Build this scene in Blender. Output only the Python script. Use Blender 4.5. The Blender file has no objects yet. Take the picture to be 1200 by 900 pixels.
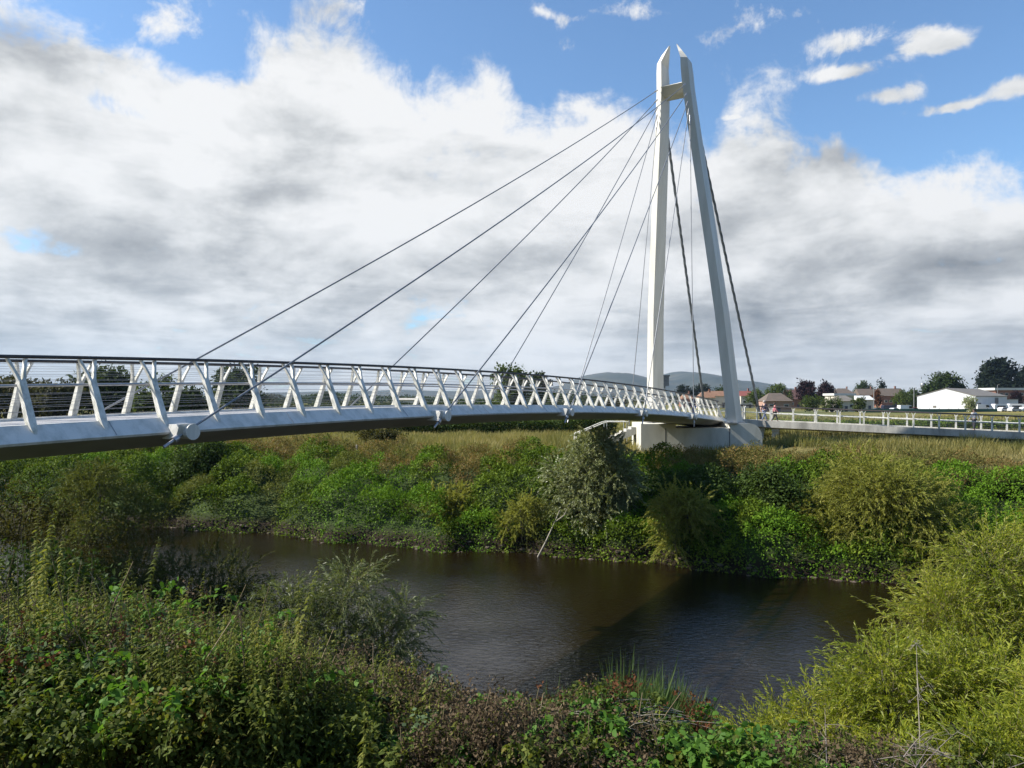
import bpy, bmesh, math, random
import numpy as np
from mathutils import Vector

scene = bpy.context.scene
COL = scene.collection
R = math.radians
HC = 8.5            # eye height above the river
F = 867.0           # focal length in pixels of a 1200 px wide frame
HOR = 468.0         # row of the horizon
HAZE = 0.75e-4        # density of the air, per metre
SKYTINT = (1.06, 1.30, 1.46)
EXPOSURE = 0.85
rnd = random.Random(7)
RNG = np.random.default_rng(11)

def P(x, y, Y):
    """point of the place seen at photo pixel (x, y) and lying Y metres ahead"""
    return ((x - 600) / F * Y, Y, HC - (y - HOR) / F * Y)

# ------------------------------------------------------------------ tagging
def tag(o, label=None, cat=None, group=None, kind=None):
    if label: o['label'] = label
    if cat: o['category'] = cat
    if group: o['group'] = group
    if kind: o['kind'] = kind
    return o

def empty(name, loc=(0, 0, 0), label=None, cat=None, group=None, rz=0.0):
    o = bpy.data.objects.new(name, None)
    o.empty_display_size = 0.2
    o.location = loc
    o.rotation_euler = (0, 0, rz)
    COL.objects.link(o)
    return tag(o, label, cat, group)

def link_mesh(name, me, mats, parent=None, loc=None):
    for m in (mats if isinstance(mats, (list, tuple)) else [mats]):
        me.materials.append(m)
    o = bpy.data.objects.new(name, me)
    COL.objects.link(o)
    if parent is not None:
        o.parent = parent
    if loc is not None:
        o.location = loc
    return o

def copy_tree(o, parent=None):
    c = o.copy(); COL.objects.link(c)
    if parent is not None: c.parent = parent
    for ch in list(o.children):
        copy_tree(ch, c)
    return c

# ------------------------------------------------------------------ mesh builder
class MB:
    def __init__(s):
        s.v = []; s.f = []; s.m = []; s.sm = []
    def add(s, verts, faces, mi=0, smooth=False):
        b = len(s.v)
        s.v += [tuple(v) for v in verts]
        for f in faces:
            s.f.append(tuple(i + b for i in f)); s.m.append(mi); s.sm.append(smooth)
    def box(s, c, d, rz=0.0, mi=0):
        hx, hy, hz = d[0] / 2, d[1] / 2, d[2] / 2
        ca, sa = math.cos(rz), math.sin(rz)
        vs = []
        for z in (-hz, hz):
            for x, y in ((-hx, -hy), (hx, -hy), (hx, hy), (-hx, hy)):
                vs.append((c[0] + x * ca - y * sa, c[1] + x * sa + y * ca, c[2] + z))
        s.add(vs, [(3, 2, 1, 0), (4, 5, 6, 7), (0, 1, 5, 4), (1, 2, 6, 5), (2, 3, 7, 6), (3, 0, 4, 7)], mi)
    def rings(s, rings, mi=0, caps=True, smooth=False, close=True):
        n = len(rings[0]); vs = [p for r in rings for p in r]; fs = []
        for k in range(len(rings) - 1):
            for i in range(n if close else n - 1):
                j = (i + 1) % n
                fs.append((k * n + i, k * n + j, (k + 1) * n + j, (k + 1) * n + i))
        s.add(vs, fs, mi, smooth)
        if caps:
            s.add(rings[0], [tuple(reversed(range(n)))], mi)
            s.add(rings[-1], [tuple(range(n))], mi)
    def tube(s, pts, rad, n=8, mi=0, caps=True, smooth=True, phase=0.0):
        pts = [Vector(p) for p in pts]
        rads = rad if isinstance(rad, (list, tuple)) else [rad] * len(pts)
        rings = []
        for k, p in enumerate(pts):
            a = pts[max(k - 1, 0)]; b = pts[min(k + 1, len(pts) - 1)]
            t = (b - a).normalized()
            u = t.cross(Vector((0, 0, 1)))
            if u.length < 1e-3: u = Vector((1, 0, 0))
            u.normalize(); w = u.cross(t)
            rings.append([tuple(p + (u * math.cos(2 * math.pi * i / n + phase) + w * math.sin(2 * math.pi * i / n + phase)) * rads[k]) for i in range(n)])
        s.rings(rings, mi, caps, smooth)
    def prism(s, poly, z0, z1, mi=0):
        n = len(poly)
        s.rings([[(p[0], p[1], z0) for p in poly], [(p[0], p[1], z1) for p in poly]], mi)
    def build(s, name, mats, parent=None, loc=None):
        me = bpy.data.meshes.new(name)
        me.from_pydata(s.v, [], s.f)
        me.polygons.foreach_set('material_index', s.m)
        me.polygons.foreach_set('use_smooth', s.sm)
        me.update()
        bm = bmesh.new(); bm.from_mesh(me)
        bmesh.ops.recalc_face_normals(bm, faces=bm.faces)
        bm.to_mesh(me); bm.free()
        return link_mesh(name, me, mats, parent, loc)

def np_mesh(name, V, faces_n, mats, parent=None, smooth=False, midx=None):
    """V (N,3) verts, faces_n (M,k) indices -> fast mesh"""
    me = bpy.data.meshes.new(name)
    V = np.ascontiguousarray(V, dtype=np.float32)
    Fa = np.ascontiguousarray(faces_n, dtype=np.int32)
    k = Fa.shape[1]
    me.vertices.add(len(V)); me.vertices.foreach_set('co', V.ravel())
    me.loops.add(Fa.size); me.loops.foreach_set('vertex_index', Fa.ravel())
    me.polygons.add(len(Fa))
    me.polygons.foreach_set('loop_start', np.arange(0, Fa.size, k, dtype=np.int32))
    if midx is not None: me.polygons.foreach_set('material_index', np.asarray(midx, dtype=np.int32))
    if smooth: me.polygons.foreach_set('use_smooth', np.ones(len(Fa), dtype=bool))
    me.update(calc_edges=True)
    me.validate()
    return link_mesh(name, me, mats, parent)

# ------------------------------------------------------------------ numpy noise
def _h(ix, iy, seed):
    n = (ix.astype(np.int64) * 374761393 + iy.astype(np.int64) * 668265263 + seed * 974634777) & 0x7fffffff
    n = ((n ^ (n >> 13)) * 1274126177) & 0x7fffffff
    return ((n ^ (n >> 16)) & 0xffff) / 65535.0

def vnoise(x, y, seed=0):
    x = np.asarray(x, float); y = np.asarray(y, float)
    ix = np.floor(x); iy = np.floor(y)
    fx = x - ix; fy = y - iy
    fx = fx * fx * (3 - 2 * fx); fy = fy * fy * (3 - 2 * fy)
    a = _h(ix, iy, seed); b = _h(ix + 1, iy, seed); c = _h(ix, iy + 1, seed); d = _h(ix + 1, iy + 1, seed)
    return (a * (1 - fx) + b * fx) * (1 - fy) + (c * (1 - fx) + d * fx) * fy

def fbm(x, y, seed=0, o=4):
    s = 0; a = 0.5; t = 0
    for k in range(o):
        s = s + a * vnoise(x * 2 ** k, y * 2 ** k, seed + k); t += a; a *= 0.5
    return s / t

def sstep(a, b, x):
    t = np.clip((np.asarray(x, float) - a) / (b - a), 0, 1)
    return t * t * (3 - 2 * t)

# ------------------------------------------------------------------ materials
def new_mat(name):
    m = bpy.data.materials.new(name); m.use_nodes = True
    nt = m.node_tree
    for n in list(nt.nodes):
        if n.type != 'OUTPUT_MATERIAL': nt.nodes.remove(n)
    return m, nt, [n for n in nt.nodes if n.type == 'OUTPUT_MATERIAL'][0]

def ramp(nt, stops, fac, interp='LINEAR'):
    r = nt.nodes.new('ShaderNodeValToRGB'); r.color_ramp.interpolation = interp
    el = r.color_ramp.elements
    while len(el) < len(stops): el.new(0.5)
    for e, (p, c) in zip(el, stops):
        e.position = p; e.color = (*c, 1) if len(c) == 3 else c
    nt.links.new(fac, r.inputs[0])
    return r.outputs[0]

def noise(nt, scale, vec=None, detail=4, rough=0.55, dist=0.0):
    n = nt.nodes.new('ShaderNodeTexNoise')
    n.inputs['Scale'].default_value = scale; n.inputs['Detail'].default_value = detail
    n.inputs['Roughness'].default_value = rough; n.inputs['Distortion'].default_value = dist
    if vec is not None: nt.links.new(vec, n.inputs['Vector'])
    return n

def mth(nt, op, a, b=None, c=None, clamp=False):
    n = nt.nodes.new('ShaderNodeMath'); n.operation = op; n.use_clamp = clamp
    for i, q in enumerate((a, b, c)):
        if q is None: continue
        if isinstance(q, (int, float)): n.inputs[i].default_value = q
        else: nt.links.new(q, n.inputs[i])
    return n.outputs[0]

def mixc(nt, fac, a, b):
    n = nt.nodes.new('ShaderNodeMix'); n.data_type = 'RGBA'
    for sock, q in ((n.inputs[0], fac), (n.inputs[6], a), (n.inputs[7], b)):
        if isinstance(q, (int, float)): sock.default_value = q
        elif isinstance(q, tuple): sock.default_value = (*q, 1)
        else: nt.links.new(q, sock)
    return n.outputs[2]

def world_pos(nt):
    g = nt.nodes.new('ShaderNodeNewGeometry'); return g

def surf(name, col, rough=0.6, dirt=None, dscale=3.0, damt=0.5, metal=0.0, bump=0.0, bscale=20.0, spec=0.5, stretch=None):
    m, nt, out = new_mat(name)
    b = nt.nodes.new('ShaderNodeBsdfPrincipled')
    b.inputs['Roughness'].default_value = rough; b.inputs['Metallic'].default_value = metal
    b.inputs['Specular IOR Level'].default_value = spec
    g = world_pos(nt); vec = g.outputs['Position']
    if stretch:
        mp = nt.nodes.new('ShaderNodeMapping'); mp.inputs['Scale'].default_value = stretch
        nt.links.new(vec, mp.inputs[0]); vec = mp.outputs[0]
    if dirt is not None:
        n = noise(nt, dscale, vec, 6, 0.62)
        f = ramp(nt, [(0.42, (0, 0, 0)), (0.68, (damt, damt, damt))], n.outputs['Fac'])
        c = mixc(nt, f, tuple(col), tuple(dirt))
        nt.links.new(c, b.inputs['Base Color'])
    else:
        b.inputs['Base Color'].default_value = (*col, 1)
    if bump > 0:
        n2 = noise(nt, bscale, g.outputs['Position'], 5, 0.6)
        bp = nt.nodes.new('ShaderNodeBump'); bp.inputs['Strength'].default_value = bump; bp.inputs['Distance'].default_value = 0.02
        nt.links.new(n2.outputs['Fac'], bp.inputs['Height']); nt.links.new(bp.outputs[0], b.inputs['Normal'])
    nt.links.new(b.outputs[0], out.inputs[0])
    return m

def foliage(name, stops, trans=0.35, rough=0.6, nscale=0.6, nmix=0.45, spec=0.08, tcol=None):
    """leaf material: every leaf draws its hue from the ramp, clumps drift along it"""
    m, nt, out = new_mat(name)
    g = world_pos(nt)
    n = noise(nt, nscale, g.outputs['Position'], 3, 0.55)
    ns = ramp(nt, [(0.3, (0, 0, 0)), (0.7, (1, 1, 1))], n.outputs['Fac'])
    f = mth(nt, 'ADD', mth(nt, 'MULTIPLY', g.outputs['Random Per Island'], 1 - nmix), mth(nt, 'MULTIPLY', ns, nmix))
    c = ramp(nt, stops, f)
    b = nt.nodes.new('ShaderNodeBsdfPrincipled')
    b.inputs['Roughness'].default_value = rough; b.inputs['Specular IOR Level'].default_value = spec
    nt.links.new(c, b.inputs['Base Color'])
    t = nt.nodes.new('ShaderNodeBsdfTranslucent')
    tc = nt.nodes.new('ShaderNodeMix'); tc.data_type = 'RGBA'; tc.blend_type = 'MULTIPLY'
    tc.inputs[0].default_value = 1.0; tc.inputs[7].default_value = (*(tcol or (1.5, 1.45, 0.7)), 1)
    nt.links.new(c, tc.inputs[6]); nt.links.new(tc.outputs[2], t.inputs[0])
    mx = nt.nodes.new('ShaderNodeMixShader'); mx.inputs[0].default_value = trans
    nt.links.new(b.outputs[0], mx.inputs[1]); nt.links.new(t.outputs[0], mx.inputs[2])
    nt.links.new(mx.outputs[0], out.inputs[0])
    return m

MAT = {}
MAT['white'] = surf('white_paint', (0.72, 0.695, 0.635), 0.42, (0.36, 0.37, 0.32), 2.6, 0.6, stretch=(1.6, 1.6, 0.22))
MAT['white_post'] = surf('white_paint_weathered', (0.73, 0.71, 0.64), 0.5, (0.26, 0.27, 0.21), 7.0, 0.75, stretch=(1, 1, 0.5))
MAT['pylon'] = surf('pylon_paint', (0.63, 0.615, 0.56), 0.45, (0.47, 0.46, 0.39), 1.3, 0.6, stretch=(1, 1, 0.12))
MAT['deck_top'] = surf('deck_surfacing', (0.33, 0.33, 0.34), 0.8, (0.24, 0.24, 0.23), 2.0, 0.6, bump=0.2, bscale=60)
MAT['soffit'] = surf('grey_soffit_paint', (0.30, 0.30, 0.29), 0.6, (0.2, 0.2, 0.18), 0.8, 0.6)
MAT['steel'] = surf('steel_rail', (0.42, 0.42, 0.43), 0.38, (0.25, 0.24, 0.22), 6.0, 0.5, metal=0.7)
MAT['wire'] = surf('steel_wire', (0.40, 0.40, 0.41), 0.35, metal=0.8)
MAT['cable'] = surf('galvanised_cable', (0.25, 0.26, 0.27), 0.45, (0.15, 0.15, 0.16), 5.0, 0.6, metal=0.5)
MAT['backstay'] = surf('strand_sheath', (0.22, 0.24, 0.26), 0.5, (0.09, 0.10, 0.12), 2.0, 0.6, metal=0.2)
MAT['timber'] = surf('dark_handrail', (0.045, 0.036, 0.030), 0.55, (0.10, 0.085, 0.07), 8.0, 0.5)
MAT['concrete'] = surf('plinth_concrete', (0.58, 0.565, 0.49), 0.85, (0.38, 0.37, 0.30), 0.9, 0.7, bump=0.25, bscale=14, stretch=(1, 1, 0.4))
MAT['joint'] = surf('joint_sealant', (0.10, 0.10, 0.10), 0.8)
MAT['slab'] = surf('ramp_concrete', (0.52, 0.50, 0.44), 0.85, (0.24, 0.23, 0.20), 1.3, 0.85, bump=0.3, bscale=10, stretch=(1, 1, 0.3))
MAT['bark'] = surf('bark', (0.10, 0.085, 0.06), 0.9, (0.05, 0.045, 0.035), 6, 0.8, bump=0.4, bscale=25)
MAT['twig'] = surf('olive_twig', (0.14, 0.12, 0.06), 0.8, (0.08, 0.06, 0.035), 5, 0.7)
MAT['palewood'] = surf('bleached_wood', (0.29, 0.26, 0.205), 0.8, (0.17, 0.15, 0.115), 5, 0.6)

MAT['brownstalk'] = surf('dry_brown_stalk', (0.20, 0.13, 0.08), 0.85, (0.11, 0.07, 0.05), 9, 0.6)

# ------------------------------------------------------------------ terrain
def far_water(x):
    return 40.6 - 0.36 * x + 0.55 * np.sin(x * 0.31 + 0.6) + 0.35 * np.sin(x * 0.83 + 1.7) + 0.2 * np.sin(x * 1.9)
def near_water(x):
    return 15.5 - 0.36 * x + 0.4 * np.sin(x * 0.4 + 2.0) + 0.25 * np.sin(x * 1.1)

def gz(x, y):
    x = np.asarray(x, float); y = np.asarray(y, float)
    qf = (y - far_water(x)) / 1.063
    qn = (near_water(x) - y) / 1.063
    prof = np.interp(qf, [-40, -3, 0, 0.35, 2.5, 6.0, 10.0, 13.5, 20, 4000], [-1.6, -1.2, -0.05, 0.5, 1.5, 2.75, 3.75, 4.2, 4.45, 4.5])
    far = prof + (fbm(x * 0.25, y * 0.25, 5) - 0.5) * 0.5 * sstep(1, 6, qf) + (fbm(x * 0.02, y * 0.02, 9) - 0.5) * 0.8 * sstep(40, 120, qf)
    far = far + .6 * sstep(18.5, 22, x) * sstep(45, 53, y) * sstep(74, 66, y)
    near = 6.6 * (1 - np.exp(-np.clip(qn, 0, 99) / 6.0)) + 0.35 * sstep(0, 0.4, qn) - 0.05 + 0.8 * sstep(11.5, 14.5, qn)
    near = near + (fbm(x * 0.6, y * 0.6, 3) - 0.5) * 0.35 * sstep(0.5, 2, qn)
    return np.where(qn > 0, near, np.where(qf > -12, far, np.interp(qn, [-6, -2, 0], [-1.6, -1.2, -0.05])))

def gz1(x, y):
    return float(gz(np.array([x]), np.array([y]))[0])

def warp_axis(lo, hi, fine_lo, fine_hi, step, grow):
    a = [fine_lo]; s = step
    while a[-1] > lo:
        s *= grow; a.append(a[-1] - s)
    a = a[::-1]
    while a[-1] < fine_hi: a.append(a[-1] + step)
    s = step
    while a[-1] < hi:
        s *= grow; a.append(a[-1] + s)
    return np.array(a)

gx = warp_axis(-9000, 9000, -40, 46, 0.45, 1.12)
gy = warp_axis(-400, 9000, -2, 68, 0.4, 1.09)
GX, GY = np.meshgrid(gx, gy)
GZ = gz(GX, GY)
nx, ny = len(gx), len(gy)
idx = np.arange(nx * ny).reshape(ny, nx)
quads = np.stack([idx[:-1, :-1], idx[:-1, 1:], idx[1:, 1:], idx[1:, :-1]], -1).reshape(-1, 4)

def ground_material():
    m, nt, out = new_mat('bank_and_meadow')
    g = world_pos(nt); pos = g.outputs['Position']
    sp = nt.nodes.new('ShaderNodeSeparateXYZ'); nt.links.new(pos, sp.inputs[0])
    n1 = noise(nt, 0.35, pos, 6, 0.6); n2 = noise(nt, 5.0, pos, 5, 0.65); n3 = noise(nt, 0.03, pos, 5, 0.55)
    green = ramp(nt, [(0.3, (0.025, 0.04, 0.012)), (0.7, (0.05, 0.075, 0.02))], n2.outputs['Fac'])
    dry = ramp(nt, [(0.3, (0.10, 0.085, 0.03)), (0.7, (0.20, 0.165, 0.06))], n2.outputs['Fac'])
    fac = ramp(nt, [(0.35, (0, 0, 0)), (0.62, (1, 1, 1))], n1.outputs['Fac'])
    field = mixc(nt, ramp(nt, [(0.4, (0, 0, 0)), (0.6, (1, 1, 1))], n3.outputs['Fac']), (0.19, 0.155, 0.045), (0.10, 0.115, 0.035))
    # height: meadow on top, scrub soil on the slope, mud at the water
    hi = mth(nt, 'SUBTRACT', sp.outputs[2], 3.6, clamp=True)
    slope = mixc(nt, mth(nt, 'MULTIPLY', hi, 1.0), green, mixc(nt, fac, green, dry))
    farf = mth(nt, 'MULTIPLY', mth(nt, 'SUBTRACT', sp.outputs[1], 70.0), 0.02, clamp=True)
    top = mixc(nt, farf, slope, field)
    mud = ramp(nt, [(0.35, (0.012, 0.009, 0.006)), (0.7, (0.034, 0.024, 0.015))], n2.outputs['Fac'])
    mudf = mth(nt, 'SUBTRACT', 1.0, mth(nt, 'MULTIPLY', mth(nt, 'SUBTRACT', sp.outputs[2], 0.5), 2.2, clamp=True))
    c = mixc(nt, mudf, top, mud)
    b = nt.nodes.new('ShaderNodeBsdfPrincipled'); b.inputs['Roughness'].default_value = 0.95
    b.inputs['Specular IOR Level'].default_value = 0.15
    nt.links.new(c, b.inputs['Base Color'])
    bp = nt.nodes.new('ShaderNodeBump'); bp.inputs['Strength'].default_value = 0.6; bp.inputs['Distance'].default_value = 0.08
    nt.links.new(n2.outputs['Fac'], bp.inputs['Height']); nt.links.new(bp.outputs[0], b.inputs['Normal'])
    nt.links.new(b.outputs[0], out.inputs[0])
    return m

ground = np_mesh('ground', np.stack([GX, GY, GZ], -1).reshape(-1, 3), quads, ground_material(), smooth=True)
tag(ground, 'grassy river banks and flat yellowing meadow running to the hills', 'ground', kind='structure')

def water_material():
    m, nt, out = new_mat('river_water')
    g = world_pos(nt); pos = g.outputs['Position']
    mp = nt.nodes.new('ShaderNodeMapping'); mp.inputs['Scale'].default_value = (1.0, 1.6, 1.0); mp.inputs['Rotation'].default_value = (0, 0, R(20))
    nt.links.new(pos, mp.inputs[0])
    n1 = noise(nt, 3.6, mp.outputs[0], 4, 0.6, 0.4)
    n2 = noise(nt, 0.35, pos, 3, 0.5)
    amp = ramp(nt, [(0.35, (0.5, 0.5, 0.5)), (0.65, (1, 1, 1))], n2.outputs['Fac'])
    h = mth(nt, 'MULTIPLY', n1.outputs['Fac'], amp)
    bp = nt.nodes.new('ShaderNodeBump'); bp.inputs['Strength'].default_value = 0.55; bp.inputs['Distance'].default_value = 0.06
    nt.links.new(h, bp.inputs['Height'])
    b = nt.nodes.new('ShaderNodeBsdfPrincipled')
    b.inputs['Base Color'].default_value = (0.008, 0.0048, 0.0016, 1)
    b.inputs['Roughness'].default_value = 0.09; b.inputs['IOR'].default_value = 1.33
    nt.links.new(bp.outputs[0], b.inputs['Normal'])
    nt.links.new(b.outputs[0], out.inputs[0])
    return m
wb = MB()
wx = list(np.linspace(-300, 300, 41))
top = [(x, float(far_water(np.array(x))) + 1.2, 0.0) for x in wx]; bot = [(x, float(near_water(np.array(x))) - 1.2, 0.0) for x in wx]
wb.add(top + bot, [(i + 41, i + 42, i + 1, i) for i in range(40)])
river = wb.build('river_water', water_material())
tag(river, 'brown slow river with rippled surface between overgrown banks', 'river', kind='structure')

# ------------------------------------------------------------------ hills
def hills():
    prof = [(-400, 460), (200, 462), (400, 459), (470, 457), (540, 459), (600, 456), (640, 455), (660, 450), (685, 440), (700, 437.5), (713, 436), (728, 439), (742, 443), (757, 444.5), (770, 442), (785, 437.5), (797, 436), (812, 439), (826, 441), (836, 445), (846, 447), (853, 446), (865, 447), (878, 450), (893, 456), (910, 462), (960, 464.5), (1100, 465), (1700, 465)]
    Y0 = 4200.0
    xs = np.linspace(-300, 1600, 420); ys = np.linspace(3000, 5600, 40)
    X, Yg = np.meshgrid((xs - 600) / F * Y0, ys)
    pxx = X / Y0 * F + 600
    ridge = np.interp(pxx, [p[0] for p in prof], [(HOR - p[1]) / F * Y0 for p in prof]) + HC - 4
    u = (Yg - Y0) / 1150.0
    u = u + (fbm(X * 0.003, Yg * 0.003, 31) - 0.5) * 0.35
    z = 4 + ridge * np.clip(1 - u * u, 0, 1) ** 1.2 * (1 + (fbm(X * 0.004, Yg * 0.004, 21, 5) - 0.5) * 0.12)
    z = np.where(np.abs(Yg - Y0) > 1290, 1.0, z)
    n0, n1 = X.shape
    id2 = np.arange(n0 * n1).reshape(n0, n1)
    q = np.stack([id2[:-1, :-1], id2[:-1, 1:], id2[1:, 1:], id2[1:, :-1]], -1).reshape(-1, 4)
    m, nt, out = new_mat('hill_grass')
    g = world_pos(nt)
    n = noise(nt, 0.006, g.outputs['Position'], 6, 0.6)
    c = ramp(nt, [(0.38, (0.014, 0.022, 0.014)), (0.5, (0.030, 0.034, 0.022)), (0.62, (0.055, 0.052, 0.034))], n.outputs['Fac'])
    b = nt.nodes.new('ShaderNodeBsdfPrincipled'); b.inputs['Roughness'].default_value = 0.95
    nt.links.new(c, b.inputs['Base Color']); nt.links.new(b.outputs[0], out.inputs[0])
    o = np_mesh('hills', np.stack([X, Yg, z], -1).reshape(-1, 3), q, m, smooth=True)
    tag(o, 'long blue ridge of hills on the horizon', 'hills', kind='structure')
hills()

# ------------------------------------------------------------------ footbridge
D = (0.504, 0.864); NN = (0.864, -0.504); O = (-10.818, 15.16)
STEP = 1.389
def dz(s):
    n = s / STEP
    return HC - 0.55 + 0.0454 * n - 0.00191 * n * n
def B(s, v, z=0.0):
    """bridge coordinates: s along the deck, v outwards to the near side, z above the deck"""
    return (O[0] + D[0] * s + NN[0] * v, O[1] + D[1] * s + NN[1] * v, dz(s) + z)
def BZ(s, v, z):
    return (O[0] + D[0] * s + NN[0] * v, O[1] + D[1] * s + NN[1] * v, z)

bridge = empty('cable_stayed_footbridge', B(49.9, 0, -2), 'white cable-stayed footbridge with a tall two-legged mast crossing the river', 'bridge')
def under(o, root=bridge):
    o.parent = root
    o.matrix_parent_inverse = root.matrix_basis.inverted()
    return o
bpy.context.view_layer.update()

S0, S1 = -9.0, 52.3
# deck: loft of the box section
sec = [(-1.62, 0.0), (1.62, 0.0), (1.64, 0.06), (1.78, 0.06), (2.10, -0.26), (2.07, -0.31), (1.15, -0.64), (-1.15, -0.64), (-2.07, -0.31), (-2.10, -0.26), (-1.78, 0.06), (-1.64, 0.06)]
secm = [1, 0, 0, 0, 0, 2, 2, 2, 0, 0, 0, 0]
db = MB()
ss = np.linspace(S0, S1, 72)
for a, b_ in zip(ss[:-1], ss[1:]):
    for i in range(len(sec)):
        j = (i + 1) % len(sec)
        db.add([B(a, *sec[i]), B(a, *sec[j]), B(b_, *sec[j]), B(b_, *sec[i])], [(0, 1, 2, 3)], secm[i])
db.add([B(S0, *p) for p in sec], [tuple(range(len(sec)))], 2)
db.add([B(S1, *p) for p in sec], [tuple(range(len(sec)))], 2)
# plate joints standing slightly proud on both fascias
me = bpy.data.meshes.new('deck'); me.from_pydata(db.v, [], db.f); me.polygons.foreach_set('material_index', db.m); me.update()
bm = bmesh.new(); bm.from_mesh(me); bmesh.ops.remove_doubles(bm, verts=bm.verts, dist=1e-4); bmesh.ops.recalc_face_normals(bm, faces=bm.faces); bm.to_mesh(me); bm.free()
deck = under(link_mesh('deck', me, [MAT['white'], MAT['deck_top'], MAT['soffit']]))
def child(o, p):
    """parent o (in world coordinates) to the part p, whose own frame is the world"""
    o.parent = p
    o.matrix_parent_inverse = bridge_inv
    return o
bridge_inv = bridge.matrix_basis.inverted()
for k in range(13):
    s = 1.1 * STEP + k * 3.5 * STEP
    for sg in (1, -1):
        if sg < 0: continue
        sm = MB()
        sm.rings([[B(s - .005, sg * 1.80, 0.045), B(s + .005, sg * 1.80, 0.045), B(s + .005, sg * 1.815, 0.045), B(s - .005, sg * 1.815, 0.045)],
                  [B(s - .005, sg * 2.09, -0.24), B(s + .005, sg * 2.09, -0.24), B(s + .005, sg * 2.105, -0.24), B(s - .005, sg * 2.105, -0.24)]])
        w = sm.build('weld_seam', MAT['steel']); w.parent = deck

# parapet posts: tapered plate with a foot on the fascia and a forked head
LEAN = 0.45; HR = 1.37
def vlean(z):
    return 1.43 + (0.93 - max(z, -0.3)) * 0.40
def post(s, sg):
    m = MB()
    def rect(z, v, ws, wv, ds=0.0):
        return [B(s + ds - ws / 2, sg * (v - wv / 2), z), B(s + ds + ws / 2, sg * (v - wv / 2), z), B(s + ds + ws / 2, sg * (v + wv / 2), z), B(s + ds - ws / 2, sg * (v + wv / 2), z)]
    rr_ = []
    for z, ws, wv in ((-0.21, 0.015, 0.02), (-0.02, 0.11, 0.14), (0.12, 0.14, 0.165), (0.55, 0.13, 0.135), (0.93, 0.13, 0.11)):
        vo = 1.485 + (0.93 - z) * 0.455          # straight outer edge
        rr_.append(rect(z, vo - wv / 2, ws, wv))
    m.rings(rr_)
    for e in (-1, 1):
        m.rings([rect(0.90, vlean(0.90), 0.062, 0.09, e * 0.034), rect(1.05, vlean(1.05), 0.055, 0.085, e * 0.072), rect(HR - 0.02, vlean(HR), 0.05, 0.08, e * 0.165)])
    return m
for sg, nm in ((1, 'near'), (-1, 'far')):
    for n in range(-4, 38):
        under(post(n * STEP, sg).build('parapet_post', MAT['white_post']))
    hs = np.linspace(S0, S1, 60)
    h = MB()
    rr = []
    for s in hs:
        v = vlean(HR)
        rr.append([B(s, sg * (v + a), HR + b2) for a, b2 in ((-0.06, -0.015), (0.06, -0.015), (0.07, 0.02), (0.04, 0.055), (-0.04, 0.055), (-0.07, 0.02))])
    h.rings(rr)
    under(h.build('handrail', MAT['timber']))
    mr = MB(); mr.tube([B(s, sg * (vlean(0.82) - 0.09), 0.82) for s in hs], 0.028, 8)
    under(mr.build('mid_rail', MAT['steel']))
    for z in (0.20, 0.31, 0.42, 0.53, 0.64, 0.93, 1.04, 1.15, 1.26):
        w = MB(); w.tube([B(s, sg * (vlean(z) - 0.085), z) for s in hs], 0.0034, 5)
        under(w.build('infill_wire', MAT['wire']))

# mast legs
ZB = HC - 1.80; ZT = HC + 25.75
def leg_s(t): return 49.9 - 5.15 * t
def leg_v(t): return float(np.interp(t, [0, .3, .56, .78, .89, .955, 1.0], [3.23, 2.64, 1.92, 1.28, 1.00, 0.92, 0.29]))
def leg_ring(t, sg):
    v = leg_v(t); s = leg_s(t); z = ZB + t * (ZT - ZB)
    th = float(np.interp(t, [0, .6, .95, 1.0], [0.62, 0.52, 0.46, 0.05]))
    hi = float(np.interp(t, [0, .6, .95, 1.0], [1.30, 1.10, 0.92, 0.12])); ho = hi - 0.30 * (1 if t < .96 else 0.2)
    q = [(s - hi, v - th / 2), (s + hi, v - th / 2), (s + ho, v + th / 2), (s - ho, v + th / 2)]
    return [BZ(a, sg * b2, z) for a, b2 in q]
TS = [0, .1, .2, .3, .4, .5, .6, .7, .78, .84, .89, .93, .955, .975, 1.0]
for sg in (1, -1):
    m = MB(); m.rings([leg_ring(t, sg) for t in TS])
    leg = under(m.build('mast_leg', MAT['pylon']))
    bpl = MB()
    r0 = leg_ring(0, sg); c = Vector((sum(p[0] for p in r0) / 4, sum(p[1] for p in r0) / 4, 0))
    ringp = [(c.x + (p[0] - c.x) * 1.35, c.y + (p[1] - c.y) * 1.35) for p in r0]
    bpl.prism(ringp, ZB - 0.02, ZB + 0.07)
    o = bpl.build('base_plate', MAT['steel']); o.parent = leg
# cross beam near the top
t = 0.885; zc = ZB + t * (ZT - ZB); sc = leg_s(t); vi = leg_v(t) - 0.2
cb = MB()
prof = [(-1.0, 0.16), (-0.55, 0.40), (0.6, 0.40), (0.85, 0.1), (0.6, -0.32), (-0.45, -0.32)]
cb.rings([[BZ(sc + a, -vi, zc + b2) for a, b2 in prof], [BZ(sc + a, vi, zc + b2) for a, b2 in prof]])
under(cb.build('cross_beam', MAT['pylon']))

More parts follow.
